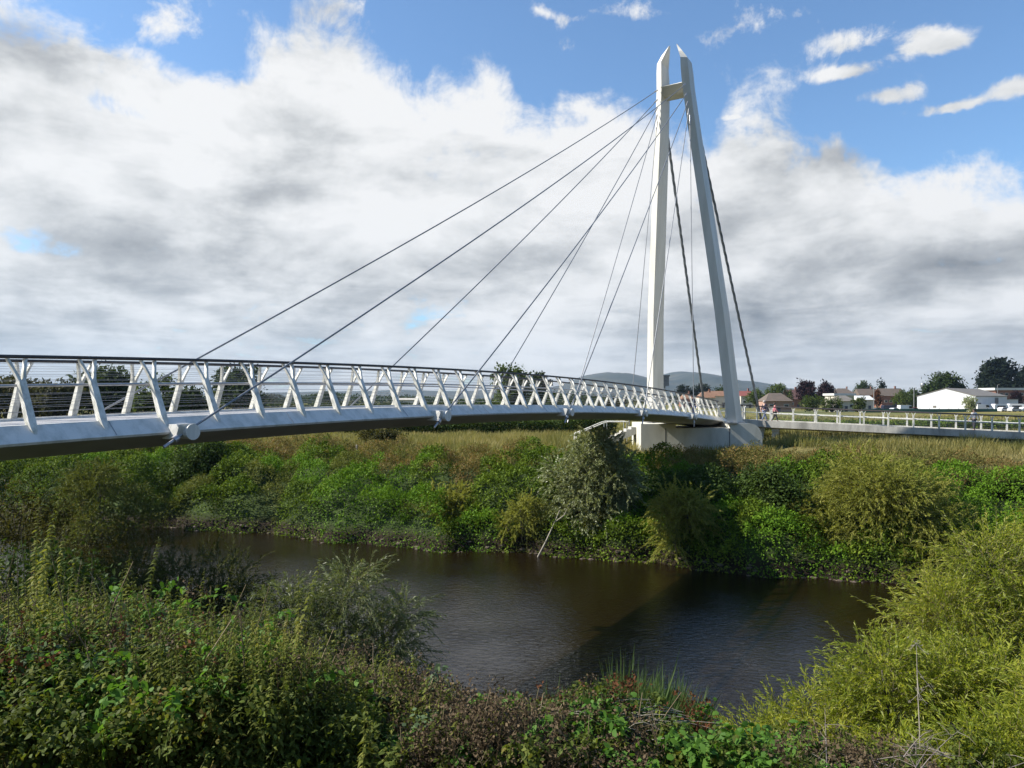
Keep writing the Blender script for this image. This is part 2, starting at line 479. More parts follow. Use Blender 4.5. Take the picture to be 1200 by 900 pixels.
# stay cables and their anchors
def sagline(a, b_, sag, n=14):
    a = Vector(a); b_ = Vector(b_); out = []
    for k in range(n + 1):
        u = k / n; p = a.lerp(b_, u); p.z -= 4 * sag * u * (1 - u); out.append(p)
    return out
NS = [2.2, 9.3, 16.3, 23.3, 30.3]
TA = [0.885, 0.862, 0.842, 0.825, 0.81]
for sg in (1, -1):
    for n, ta in zip(NS, TA):
        s = n * STEP
        va = 2.30
        a = Vector(B(s, sg * va, -0.24))
        top = Vector(BZ(leg_s(ta) - 0.98, sg * (leg_v(ta) + 0.02), ZB + ta * (ZT - ZB)))
        L = (top - a).length
        c = MB(); c.tube(sagline(a, top, L * 0.008), 0.028, 8)
        cab = under(c.build('stay_cable', MAT['cable']))
        d0 = (top - a).normalized()
        so = MB(); so.tube([top - d0 * 0.55, top - d0 * 0.1], 0.055, 8); so.tube([top - d0 * 0.75, top - d0 * 0.55], [0.034, 0.055], 8)
        o = so.build('cable_socket', MAT['steel']); o.parent = cab
        # anchor: short horizontal drum on the fascia with round end plate and threaded rod below
        an = MB()
        ax = [Vector(B(s, sg * v, -0.27)) for v in (1.85, 2.46)]
        an.tube(ax, 0.165, 20)
        an.rings([[B(s - .27, sg * 1.83, -0.09), B(s + .20, sg * 1.83, -0.09), B(s + .20, sg * 1.83, -0.37), B(s - .31, sg * 1.83, -0.42)],
                  [B(s - .27, sg * 2.38, -0.086), B(s + .14, sg * 2.38, -0.086), B(s + .10, sg * 2.38, -0.34), B(s - .29, sg * 2.26, -0.42)]])
        anc = under(an.build('cable_anchor', MAT['white']))
        ep = MB(); ep.tube([Vector(B(s, sg * 2.46, -0.27)), Vector(B(s, sg * 2.49, -0.27))], 0.180, 24)
        o = ep.build('end_plate', MAT['white']); o.parent = anc
        rd = MB(); rd.tube([a - d0 * 0.10, a - d0 * 0.70], 0.038, 8); rd.tube([a - d0 * 0.30, a - d0 * 0.42], 0.085, 6)
        o = rd.build('anchor_rod', MAT['steel']); o.parent = anc

# back stays: twisted strands
for sg, sa, va, ta in ((1, 62.3, 3.0, 0.80), (-1, 62.3, 2.2, 0.82)):
    foot = Vector((B(sa, sg * va)[0], B(sa, sg * va)[1], 4.6))
    top = Vector(BZ(leg_s(ta) + 0.95, sg * leg_v(ta), ZB + ta * (ZT - ZB)))
    L = (top - foot).length; d0 = (top - foot).normalized()
    u = d0.cross(Vector((0, 0, 1))).normalized(); w = u.cross(d0)
    bk = MB(); nseg = 110
    for k in range(3):
        pts = []
        for i in range(nseg + 1):
            f_ = i / nseg; p = foot.lerp(top, f_); p.z -= 4 * 0.10 * f_ * (1 - f_)
            an_ = f_ * L / 1.3 * math.pi + k * 2 * math.pi / 3
            pts.append(p + (u * math.cos(an_) + w * math.sin(an_)) * 0.058)
        bk.tube(pts, 0.062, 6)
    bs = under(bk.build('back_stay', MAT['backstay']))
    blk = MB(); blk.box((foot.x, foot.y, 4.75), (1.2, 1.6, 0.9), math.atan2(D[1], D[0]) - math.pi / 2)
    o = blk.build('anchor_block', MAT['concrete']); o.parent = bs

# concrete plinth
A = Vector((9.76, 56.0)); Bp = Vector((18.72, 55.3)); Ab = Vector((9.95, 61.4)); Bb = Vector((18.9, 60.2))
def pl(u, w):
    """u along the front 0..1, w depth 0..1"""
    return A.lerp(Bp, u).lerp(Ab.lerp(Bb, u), w)
pm = MB()
def block(u0, u1, z1, inset=0.0, z0=3.6):
    pm.rings([[(*pl(u0, inset), z0), (*pl(u1, inset), z0), (*pl(u1, 1), z0), (*pl(u0, 1), z0)], [(*pl(u0, inset), z1), (*pl(u1, inset), z1), (*pl(u1, 1), z1), (*pl(u0, 1), z1)]])
block(0.0, 0.29, 6.64)
block(0.29, 0.735, 6.34)
# right block with the rounded shoulder
u0 = 0.735
prof = [(u0, 3.6), (u0, 6.70), (0.90, 6.70), (0.945, 6.60), (0.975, 6.35), (0.992, 6.0), (1.0, 5.6), (1.0, 3.6)]
pm.rings([[(*pl(u, 0), z) for u, z in prof], [(*pl(u, 1), z) for u, z in prof]])
plinth = under(pm.build('mast_plinth', MAT['concrete']))
for uc in (0.205, 0.732):
    jm = MB()
    jm.rings([[(*pl(uc - .004, -.0012), 3.6), (*pl(uc + .004, -.0012), 3.6), (*pl(uc + .004, .01), 3.6), (*pl(uc - .004, .01), 3.6)], [(*pl(uc - .004, -.0012), 6.3), (*pl(uc + .004, -.0012), 6.3), (*pl(uc + .004, .01), 6.3), (*pl(uc - .004, .01), 6.3)]])
    o = jm.build('movement_joint', MAT['joint']); o.parent = plinth

# ------------------------------------------------------------------ approach ramp
def ramp_build():
    ctrl = [(15.5, 60.25), (17.4, 62.2), (20.4, 63.2), (24.0, 62.1), (38.6, 56.6), (56.0, 50.0)]
    # Catmull-Rom through the control points, resampled by length
    pts = []
    for i in range(len(ctrl) - 1):
        p0 = Vector(ctrl[max(i - 1, 0)]); p1 = Vector(ctrl[i]); p2 = Vector(ctrl[i + 1]); p3 = Vector(ctrl[min(i + 2, len(ctrl) - 1)])
        for k in range(24):
            t = k / 24
            pts.append(0.5 * ((2 * p1) + (p2 - p0) * t + (2 * p0 - 5 * p1 + 4 * p2 - p3) * t * t + (3 * p1 - p0 - 3 * p2 + p3) * t ** 3))
    pts.append(Vector(ctrl[-1]))
    cum = [0]
    for a, b2 in zip(pts[:-1], pts[1:]): cum.append(cum[-1] + (b2 - a).length)
    tot = cum[-1]
    def at(l):
        l = min(max(l, 0), tot)
        x = np.interp(l, cum, [p.x for p in pts]); y = np.interp(l, cum, [p.y for p in pts])
        x2 = np.interp(min(l + .3, tot), cum, [p.x for p in pts]); y2 = np.interp(min(l + .3, tot), cum, [p.y for p in pts])
        x1 = np.interp(max(l - .3, 0), cum, [p.x for p in pts]); y1 = np.interp(max(l - .3, 0), cum, [p.y for p in pts])
        d = Vector((x2 - x1, y2 - y1)).normalized()
        return Vector((x, y)), d, Vector((d.y, -d.x))
    z0 = dz(S1)
    def zz(l): return float(np.interp(l, [0, 8, 30, tot], [z0 - 0.02, HC - 1.92, HC - 2.72, HC - 3.3]))
    def Q(l, v, z):
        p, d, n = at(l); p = p + n * v
        return (p.x, p.y, zz(l) + z)
    root = empty('approach_ramp', Q(10, 0, -2), 'long grey concrete approach ramp with pale railings to the right of the mast', 'ramp')
    bpy.context.view_layer.update()
    inv = root.matrix_basis.inverted()
    def up(o):
        o.parent = root; o.matrix_parent_inverse = inv; return o
    sec = [(-1.6, 0), (1.6, 0), (1.62, 0.11), (1.82, 0.11), (1.82, -0.42), (1.2, -0.55), (-1.2, -0.55), (-1.82, -0.42), (-1.82, 0.11), (-1.62, 0.11)]
    ls = np.linspace(0, tot, 60)
    m = MB(); m.rings([[Q(l, *p) for p in sec] for l in ls])
    slab = up(m.build('deck_slab', MAT['slab']))
    sp = 1.75; first = 0.6
    for sg in (1, -1):
        l = first
        while l < tot - .3:
            p = MB()
            def rc(z, w, ds=0.0):
                w *= 1.25
                return [Q(l + ds - w / 2, sg * 1.72 - .035, z), Q(l + ds + w / 2, sg * 1.72 - .035, z), Q(l + ds + w / 2, sg * 1.72 + .035, z), Q(l + ds - w / 2, sg * 1.72 + .035, z)]
            p.rings([rc(0.0, .11), rc(0.98, .09)])
            for e in (-1, 1):
                p.rings([rc(.96, .045, e * .022), rc(1.08, .042, e * .05), rc(1.24, .04, e * .13)])
            up(p.build('railing_post', MAT['white_post']))
            l += sp
        h = MB(); h.tube([Q(l, sg * 1.72, 1.27) for l in ls], 0.045, 8); up(h.build('handrail', MAT['timber']))
        h = MB(); h.tube([Q(l, sg * 1.72 - sg * .06, 0.72) for l in ls], 0.038, 8); up(h.build('mid_rail', MAT['white_post']))
        for z in (.25, .40, .55, .88, 1.02):
            h = MB(); h.tube([Q(l, sg * 1.72 - sg * .05, z) for l in ls], 0.005, 5); up(h.build('infill_wire', MAT['wire']))
    for l in (6.4, 8.0, 17.6, 30.0):
        p, d, n = at(l); a = math.atan2(d.y, d.x)
        m = MB()
        for v in (-1.0, 1.0):
            c = p + n * v
            g0 = gz1(c.x, c.y) - .5
            m.box((c.x, c.y, (g0 + zz(l) - .5) / 2), (.55, .6, zz(l) - .5 - g0), a)
        m.box((p.x, p.y, zz(l) - .62), (.6, 2.9, .22), a)
        up(m.build('pier', MAT['concrete']))
    return Q, at, zz
RQ, RAT, RZZ = ramp_build()

# ------------------------------------------------------------------ staircase beside the plinth
def staircase():
    root = empty('staircase', (7.5, 60.0, 4.5), 'concrete staircase with pale handrails descending beside the mast plinth', 'staircase')
    bpy.context.view_layer.update(); inv = root.matrix_basis.inverted()
    def up(o): o.parent = root; o.matrix_parent_inverse = inv; return o
    m = MB(); n = 10
    x0, z0, x1, z1 = 9.82, 6.3, 6.2, 4.55
    prof = []
    for k in range(n):
        xa = x0 + (x1 - x0) * k / n; za = z0 + (z1 - z0) * k / n; xb = x0 + (x1 - x0) * (k + 1) / n
        prof += [(xa, za), (xb, za)]
    prof += [(x1, z1 - .25), (x0, z0 - .55)]
    m.rings([[(x, 58.6, z) for x, z in prof], [(x, 60.4, z) for x, z in prof]])
    up(m.build('flight', MAT['slab']))
    for y in (58.65, 60.35):
        h = MB(); h.tube([(9.2, y, 6.72), (7.6, y, 6.72), (7.2, y, 6.6), (5.1, y, 5.72), (5.05, y, 4.4)], .04, 8); up(h.build('handrail', MAT['white_post']))
        for x, z in ((9.1, 6.70), (7.5, 6.68), (6.2, 6.18)):
            h = MB(); h.tube([(x, y, z), (x, y, z - 1.6)], .03, 8); up(h.build('baluster', MAT['white_post']))
staircase()


# ------------------------------------------------------------------ leaves
def unit(a):
    return a / np.maximum(np.linalg.norm(a, axis=1, keepdims=True), 1e-9)

def strips(pos, d, side, L, W, prof=((0, .12), (.4, 1), (1, .05)), droop=0.0):
    """ribbons of quads: rows (t, width factor) along d, bending down by droop"""
    n = len(pos); k = len(prof)
    L = np.broadcast_to(np.asarray(L, float), (n,))[:, None]; W = np.broadcast_to(np.asarray(W, float), (n,))[:, None]
    dr = np.broadcast_to(np.asarray(droop, float), (n,))[:, None]
    V = np.empty((n, k, 2, 3))
    for i, (t, w) in enumerate(prof):
        c = pos + d * L * t
        c = c + np.array([0, 0, -1.0]) * dr * L * t * t
        V[:, i, 0] = c - side * W * w * .5
        V[:, i, 1] = c + side * W * w * .5
    base = (np.arange(n) * k * 2)[:, None]
    q = []
    for i in range(k - 1):
        q.append(np.stack([base[:, 0] + 2 * i, base[:, 0] + 2 * i + 1, base[:, 0] + 2 * i + 3, base[:, 0] + 2 * i + 2], -1))
    return V.reshape(-1, 3), np.concatenate(q)

KITE = ((0, .10), (.45, 1), (1, .08))
class Leaves:
    def __init__(s): s.V = []; s.Q = []; s.n = 0
    def add(s, V, Q):
        s.V.append(V); s.Q.append(Q + s.n); s.n += len(V)
    def stem(s, p0, p1, r0, r1):
        """thin three-sided stems, arrays of end points"""
        p0 = np.atleast_2d(p0); p1 = np.atleast_2d(p1); n = len(p0)
        d = unit(p1 - p0); u = unit(np.cross(d, np.array([0.31, 0.87, 0.2]))); w = np.cross(d, u)
        V = np.empty((n, 6, 3))
        for i in range(3):
            a = 2 * math.pi * i / 3
            o = u * math.cos(a) + w * math.sin(a)
            V[:, i] = p0 + o * r0; V[:, 3 + i] = p1 + o * r1
        b = np.arange(n) * 6
        Q = np.concatenate([np.stack([b + i, b + (i + 1) % 3, b + 3 + (i + 1) % 3, b + 3 + i], -1) for i in range(3)])
        s.add(V.reshape(-1, 3), Q)
    def build(s, name, mat, parent=None):
        return np_mesh(name, np.concatenate(s.V), np.concatenate(s.Q), mat, parent)

def rand_unit(rng, n):
    return unit(rng.normal(size=(n, 3)))

def crown(rng, lobes, nclump, nleaf, rc, L, W, droop=0.3, outw=0.5, shell=0.55, prof=KITE, bend=0.0, updir=0.0):
    """leaves in clumps spread through the volume of the lobes (cx,cy,cz,rx,ry,rz)"""
    lo = np.array(lobes, float)
    wts = (lo[:, 3] * lo[:, 4] * lo[:, 5]) ** 0.67; wts /= wts.sum()
    li = rng.choice(len(lo), nclump, p=wts)
    dd = rand_unit(rng, nclump)
    rr = shell + (1 - shell) * rng.random(nclump) ** 0.6
    rr *= 1 + np.clip(0.14 * rng.normal(size=nclump), -.4, .2)
    cc = lo[li, :3] + dd * rr[:, None] * lo[li, 3:]
    n = nclump * nleaf
    ci = np.repeat(np.arange(nclump), nleaf)
    cs = rc * (0.6 + 0.8 * rng.random(nclump))
    off = np.clip(rng.normal(size=(n, 3)), -1.8, 1.8) * cs[ci][:, None] * 0.6
    pos = cc[ci] + off
    d = unit(rand_unit(rng, n) + dd[ci] * outw + np.array([0, 0, 1.0]) * updir - np.array([0, 0, 1.0]) * droop)
    side = unit(np.cross(d, rand_unit(rng, n) * 0.7 + dd[ci] * 0.5 + np.array([0, 0, .6])))
    sz = 0.65 + 0.7 * rng.random(n)
    V, Q = strips(pos, d, side, L * sz, W * sz, prof, bend)
    return V, Q, cc

def shoots(rng, lobes, nsh, nleaf, slen, L, W, updir=.4, outw=.8, droop=.3, shell=.35, ang=.75):
    """leafy shoots: each a bent twig with leaves set round it"""
    lo = np.array(lobes, float)
    wts = (lo[:, 3] * lo[:, 4] * lo[:, 5]) ** 0.67; wts /= wts.sum()
    li = rng.choice(len(lo), nsh, p=wts)
    dd = rand_unit(rng, nsh)
    rr = shell + (.92 - shell) * rng.random(nsh) ** .7
    p0 = lo[li, :3] + dd * rr[:, None] * lo[li, 3:]
    d0 = unit(dd * outw + np.array([0, 0, 1.0]) * updir + rng.normal(size=(nsh, 3)) * .35)
    sl = slen * rng.uniform(.55, 1.3, nsh)
    dr = droop * rng.uniform(.2, 1.8, nsh)
    def at(i, t):
        return p0[i] + d0[i] * (sl[i] * t)[:, None] - np.array([0, 0, 1.0]) * (dr[i] * sl[i] * t * t)[:, None]
    lv = Leaves()
    i = np.repeat(np.arange(nsh), nleaf)
    t = np.tile(np.linspace(.08, 1.0, nleaf), nsh) + rng.normal(size=nsh * nleaf) * .02
    pos = at(i, t)
    tan = unit(d0[i] - np.array([0, 0, 2.0]) * (dr[i] * t)[:, None])
    u = unit(np.cross(tan, np.array([.2, .3, .93]))); v = np.cross(tan, u)
    a = np.tile(np.arange(nleaf) * 2.4, nsh) + np.repeat(rng.uniform(0, 6.28, nsh), nleaf)
    perp = u * np.cos(a)[:, None] + v * np.sin(a)[:, None]
    an = ang * rng.uniform(.6, 1.3, len(t)) * (1 - .45 * t)
    dl = unit(tan * np.cos(an)[:, None] + perp * np.sin(an)[:, None])
    side = unit(np.cross(dl, perp + rng.normal(size=perp.shape) * .5 + np.array([0, 0, .6])))
    sz = rng.uniform(.7, 1.2, len(t)) * np.clip(1.25 - .6 * t, .5, 1)
    lv.add(*strips(pos, dl, side, L * sz, W * sz, ((0, .3), (.3, 1), (.65, .8), (1, .08)), .18))
    tw = Leaves(); k = np.arange(nsh)
    for a_, b_ in ((0, .35), (.35, .7), (.7, 1.0)):
        tw.stem(at(k, np.full(nsh, a_)), at(k, np.full(nsh, b_)), .006 * (1 - .6 * a_) * slen, .006 * (1 - .6 * b_) * slen)
    return lv, tw, p0

def limbs(mb, rng, base, lobes, cc, r, ntw=40):
    b = Vector(base)
    for (cx, cy, cz, rx, ry, rz) in lobes:
        c = Vector((cx, cy, cz))
        mid = b.lerp(c, .5) + Vector((rng.normal() * .08 * rx, rng.normal() * .08 * ry, -0.05 * rz))
        mb.tube([b, mid, c], [r, r * .7, r * .35], 6)
    lo = np.array(lobes)
    for k in rng.choice(len(cc), min(ntw, len(cc)), replace=False):
        p = cc[k]; j = int(np.argmin(((lo[:, :3] - p) ** 2).sum(1)))
        c = Vector(lo[j, :3]).lerp(b, .15)
        mb.tube([c, c.lerp(Vector(p), .6) + Vector((0, 0, -.06 * lo[j, 5])), Vector(p)], [r * .3, r * .18, r * .07], 4)

def plant(name, label, cat, base, lobes, mat, nclump, nleaf, rc, L, W, tr=0.08, droop=0.3, seed=0, group=None, trunk='stem', prof=KITE, shell=.5, outw=.5, ntw=40, stem_mat=None, updir=0.0, bend=0.0, foliage_name='foliage', slen=0.0, shw=None):
    rng = np.random.default_rng(seed + 1000)
    root = empty(name, base, label, cat, group)
    lob = [(x - base[0], y - base[1], z - base[2], a, b, c) for x, y, z, a, b, c in lobes]
    if slen:
        lv, tw, cc = shoots(rng, lob, nclump, nleaf, slen, L, W, updir, outw, droop, shell)
        lv.build(foliage_name, mat, root)
        tw.build('shoots', shw or MAT['twig'], root)
    else:
        V, Q, cc = crown(rng, lob, nclump, nleaf, rc, L, W, droop, outw, shell, prof, bend, updir)
        np_mesh(foliage_name, V, Q, mat, root)
    m = MB(); limbs(m, rng, (0, 0, -0.3), lob, cc, tr, ntw)
    m.build(trunk, stem_mat or MAT['bark'], root)
    return root

# ---- leaf materials (real leaf albedos)
G = {}
G['bramble'] = foliage('leaf_bramble', [(0, (.030, .052, .007)), (.35, (.066, .108, .011)), (.65, (.115, .172, .016)), (.9, (.165, .215, .024)), (1, (.21, .23, .045))], .22, nscale=.5)
G['nettle_far'] = foliage('leaf_nettle', [(0, (.055, .115, .009)), (.5, (.10, .195, .014)), (1, (.165, .25, .026))], .22, nscale=.8)
G['scrub'] = foliage('leaf_scrub', [(0, (.06, .08, .018)), (.35, (.13, .13, .036)), (.6, (.19, .145, .05)), (.8, (.21, .125, .05)), (1, (.28, .22, .10))], .25, nscale=.35, nmix=.5)
G['straw'] = foliage('grass_straw', [(0, (.10, .125, .030)), (.35, (.19, .185, .062)), (.7, (.29, .25, .10)), (1, (.37, .32, .16))], .3, nscale=.16, nmix=.6)
G['willowgrey'] = foliage('leaf_grey_willow', [(0, (.12, .15, .06)), (.5, (.21, .24, .11)), (.85, (.29, .31, .17)), (1, (.35, .36, .23))], .25, rough=.45, nscale=.7, spec=.45)
G['olivedull'] = foliage('leaf_willowherb', [(0, (.055, .070, .012)), (.5, (.105, .125, .024)), (.9, (.16, .17, .038)), (1, (.20, .17, .06))], .22, nscale=.5)
G['veil'] = foliage('leaf_dark_olive_willow', [(0, (.030, .038, .010)), (.5, (.060, .070, .020)), (.9, (.10, .11, .036)), (1, (.15, .14, .055))], .3, nscale=.9)
G['dark'] = foliage('leaf_dark_green', [(0, (.024, .042, .010)), (.6, (.048, .080, .016)), (1, (.085, .12, .026))], .22, nscale=.6)
G['olive'] = foliage('leaf_olive_willow', [(0, (.12, .14, .026)), (.5, (.21, .225, .045)), (.85, (.285, .28, .065)), (1, (.33, .29, .10))], .35, nscale=.5)
G['yellowwillow'] = foliage('leaf_yellow_willow', [(0, (.070, .100, .012)), (.3, (.155, .20, .020)), (.65, (.26, .285, .030)), (.9, (.34, .32, .05)), (1, (.40, .32, .11))], .42, rough=.45, nscale=.9, spec=.25)
G['wispy'] = foliage('leaf_wispy_willow', [(0, (.060, .080, .024)), (.5, (.105, .135, .044)), (1, (.18, .20, .085))], .35, rough=.45, nscale=1.0, spec=.4)
G['brownsparse'] = foliage('leaf_brown_olive', [(0, (.034, .036, .011)), (.5, (.065, .064, .018)), (.9, (.10, .095, .03)), (1, (.17, .15, .06))], .3, nscale=.8)
G['nettle'] = foliage('leaf_nettle_near', [(0, (.045, .058, .012)), (.3, (.085, .105, .020)), (.6, (.15, .17, .034)), (.85, (.21, .21, .05)), (1, (.26, .20, .09))], .35, nscale=1.0, nmix=.6)
G['brier'] = foliage('leaf_brier', [(0, (.030, .042, .010)), (.35, (.062, .080, .016)), (.6, (.10, .135, .022)), (.78, (.15, .15, .032)), (.88, (.20, .14, .04)), (.95, (.15, .055, .022)), (1, (.09, .035, .018))], .32, nscale=.9, nmix=.5, spec=.12)
G['pale'] = foliage('leaf_pale_bindweed', [(0, (.06, .10, .04)), (.6, (.095, .14, .06)), (1, (.13, .175, .085))], .3, rough=.6, nscale=2, spec=.2)
G['deadbrown'] = foliage('dead_seedheads', [(0, (.040, .028, .018)), (.5, (.095, .068, .040)), (.85, (.16, .12, .07)), (1, (.25, .205, .13))], .15, rough=.8, nscale=1.5, tcol=(1, 1, 1))
G['drystalk'] = foliage('dry_stalk', [(0, (.09, .065, .04)), (.6, (.19, .15, .09)), (1, (.32, .27, .18))], .0, rough=.8)
G['rust'] = foliage('rust_dock', [(0, (.07, .028, .014)), (.6, (.12, .05, .022)), (1, (.18, .09, .04))], .2, rough=.8, tcol=(1, 1, 1))
G['broad'] = foliage('leaf_broad_bright', [(0, (.045, .11, .016)), (.6, (.085, .18, .025)), (1, (.13, .23, .04))], .38, rough=.6, nscale=3, spec=.15)
G['reed'] = foliage('reed_grass', [(0, (.035, .065, .020)), (.6, (.065, .105, .035)), (.9, (.10, .13, .05)), (1, (.22, .19, .10))], .35, rough=.45, nscale=2)
G['purple'] = foliage('leaf_copper', [(0, (.014, .008, .010)), (.6, (.030, .014, .018)), (1, (.05, .025, .026))], .2, tcol=(1.2, .9, .9))
G['tree'] = foliage('leaf_tree', [(0, (.016, .030, .008)), (.5, (.032, .052, .014)), (1, (.060, .082, .024))], .25, nscale=.25)
G['treelight'] = foliage('leaf_tree_light', [(0, (.035, .055, .012)), (.5, (.062, .090, .020)), (1, (.10, .125, .035))], .3, nscale=.25)
G['treebrown'] = foliage('leaf_tree_brownish', [(0, (.028, .030, .010)), (.5, (.050, .052, .018)), (1, (.09, .080, .03))], .25, nscale=.25)
G['conifer'] = foliage('needle_conifer', [(0, (.006, .011, .006)), (.6, (.012, .020, .010)), (1, (.022, .032, .015))], .1, nscale=.3)

# ---- lumpy cover of the far bank
def bank_points(rng, n, q0, q1, x0=-46, x1=46):
    """points on a slope covered with overlapping rounded mounds; returns the mound each point lies on"""
    mr = np.random.default_rng(404)
    K = 620
    mx = mr.uniform(x0, x1, K); mq = mr.uniform(-.2, 14, K) ; my = far_water(mx) + mq * 1.063
    r = mr.uniform(.55, 2.1, K) ** 1.0 * np.interp(mq, [0, 7, 10, 14], [1.0, 1.0, .6, .45])
    clear = sstep(48, 51.5, my) * sstep(6.5, 9, mx) * sstep(22.5, 19, mx)
    hfac = mr.uniform(.7, 1.5, K) * (1 - .85 * clear)
    for cx_, cw_, cq_ in ((16.2, 4.6, 5.5), (4.6, 2.6, 4.5), (8.8, 1.8, 3.0), (-3.6, 1.8, 3.0)):       # room for the willows at the water
        hfac = hfac * (1 - .75 * np.exp(-((mx - cx_) / cw_) ** 2) * (mq < cq_))
    x = rng.uniform(x0, x1, n); q = rng.uniform(q0, q1, n)
    y = far_water(x) + q * 1.063
    hgt = np.zeros(n); mid = np.full(n, -1); nx_ = np.zeros(n); ny_ = np.zeros(n); nz_ = np.ones(n)
    wob = 1 + (fbm(x * 1.9, y * 1.9, 42, 4) - .5) * 1.25
    for k in range(K):
        dx = x - mx[k]; dy = y - my[k]
        d2 = (dx * dx + dy * dy) / (r[k] * wob) ** 2
        w = np.nonzero(d2 < 1)[0]
        hh = r[k] * hfac[k] * np.sqrt(1 - d2[w])
        up = hh > hgt[w]; w = w[up]
        hgt[w] = hh[up]; mid[w] = k
        nx_[w] = dx[w] / r[k]; ny_[w] = dy[w] / r[k]; nz_[w] = np.sqrt(1 - d2[w]) / hfac[k] + .15
    hgt = hgt * sstep(-.1, .5, q) + (fbm(x * 2.4, y * 2.4, 43, 4) - .42) * .85 * sstep(0, .8, q)
    nrm = unit(np.stack([nx_, ny_ - .12, nz_], -1))
    return x, y, gz(x, y) + hgt, q, nrm, mid

def scatter_leaves(rng, x, y, z, nrm, L, W, depth, droop=.25, outw=.8):
    n = len(x)
    pos = np.stack([x, y, z], -1) + nrm * (rng.random(n)[:, None] ** .7 * depth - depth * .55)
    d = unit(rand_unit(rng, n) + nrm * outw - np.array([0, 0, droop]))
    side = unit(np.cross(d, nrm + rand_unit(rng, n) * .7))
    s = .6 + .8 * rng.random(n)
    return strips(pos, d, side, L * s, W * s, KITE)

def in_view(x, y, m=0.74):
    return (np.abs(x) < y * m + 1.5) & (y > 1)

# green brambles and nettles low on the bank, russet scrub towards the crest
rng = np.random.default_rng(5)
x, y, z, q, nrm, mid = bank_points(rng, 680000, -.15, 13.5)
sel = in_view(x, y)
# zones: nettle-green patches, bramble, russet scrub
mrand = np.random.default_rng(9).random(700)[mid]
zn = fbm(x * .16, q * .3, 77, 3) * .7 + .3 * mrand
crest = q + (fbm(x * .35, q * .35, 78, 3) - .5) * 5 + (mrand - .5) * 4 + np.interp(x, [-30, -16, -8, 0, 6, 12, 30], [-3.0, 0.0, 2.2, 1.5, -3.5, -1.5, 0.5])
wet = np.exp(-((x - 27) / 5.5) ** 2) + .55 * np.exp(-((x + 9) / 6.0) ** 2) * (q < 6)
keep_dens = rng.random(len(x))
isscrub = crest > 8.2
isnettle = (~isscrub) & ((zn + .35 * wet) > .60)
isolive = (~isscrub) & (~isnettle) & (((mrand * 7.3) % 1) < .30)
isbram = (~isscrub) & (~isnettle) & (~isolive)
for msk, nm, mat, L, W, lab, cat, pr in (
        (isbram, 'bank_brambles', 'bramble', .125, .085, 'dark green bramble thicket covering the slope of the far bank', 'brambles', .9),
        (isnettle, 'bank_nettles', 'nettle_far', .12, .065, 'bright green nettle patches on the far bank', 'nettles', .9),
        (isolive, 'bank_willowherb', 'olivedull', .13, .045, 'dull olive willowherb mounds between the brambles of the far bank', 'willowherb', .9),
        (isscrub, 'bank_scrub', 'scrub', .14, .045, 'russet and olive dying scrub along the crest of the far bank', 'scrub', .8)):
    k = sel & msk & (keep_dens < pr)
    lv = Leaves(); lv.add(*scatter_leaves(rng, x[k], y[k], z[k], nrm[k], L, W, .50))
    tag(lv.build(nm, G[mat]), lab, cat, kind='stuff')

# dry meadow grass on the flat beyond the crest
def meadow(n, y0, y1, hgt, wid, name, label, mat='straw', dens=None):
    rng = np.random.default_rng(len(name) + 3)
    Y = np.sqrt(rng.uniform(y0 ** 2, y1 ** 2, n)); X = rng.uniform(-.75, .75, n) * Y
    q = (Y - far_water(X)) / 1.063
    k = (q > 9.5 + 2 * rng.random(n))
    # keep clear of plinth and ramp footprint
    k &= ~((X > 9.6) & (X < 19.2) & (Y > 54.6) & (Y < 61.8))
    k &= fbm(X * .25, Y * .25, 15, 3) > .30
    X = X[k]; Y = Y[k]; n = len(X)
    hh = hgt * (.5 + 1.1 * fbm(X * .5, Y * .5, 16, 3)) * (.6 + .6 * rng.random(n))
    pos = np.stack([X, Y, gz(X, Y) - .05], -1)
    d = unit(np.stack([rng.normal(size=n) * .25 + .08, rng.normal(size=n) * .25, np.ones(n)], -1))
    a = rng.uniform(0, math.pi, n); side = np.stack([np.cos(a), np.sin(a) * .6, np.zeros(n)], -1)
    V, Q = strips(pos, d, side, hh, wid * (.6 + .8 * rng.random(n)), ((0, 1), (.55, .8), (1, .15)), .25)
    lv = Leaves(); lv.add(V, Q)
    return tag(lv.build(name, G[mat]), label, 'grass', kind='stuff')
meadow(150000, 46, 78, 1.0, .045, 'meadow_grass', 'tall straw-coloured grass on the flat above the far bank')
meadow(60000, 78, 170, .7, .14, 'field_grass', 'yellowing grass of the field behind the ramp')

# stones and bleached litter along the far waterline
rng = np.random.default_rng(8)
sb = MB()
for k in range(130):
    sx = rng.uniform(-24, 20); sy = float(far_water(np.array(sx))) + rng.uniform(-.25, .35); r_ = rng.uniform(.05, .16)
    bm = bmesh.new(); bmesh.ops.create_icosphere(bm, subdivisions=1, radius=r_)
    vs = [(sx + v.co.x * 1.4, sy + v.co.y, max(gz1(sx, sy), -.02) + v.co.z * .6 + rng.normal() * .01) for v in bm.verts]
    sb.add(vs, [tuple(v.index for v in f.verts) for f in bm.faces], 0)
    bm.free()
tag(sb.build('shore_stones', surf('wet_stone', (.075, .055, .038), .7, (.20, .15, .11), 3, .8)), 'small brown stones along the far waterline', 'stones', kind='stuff')

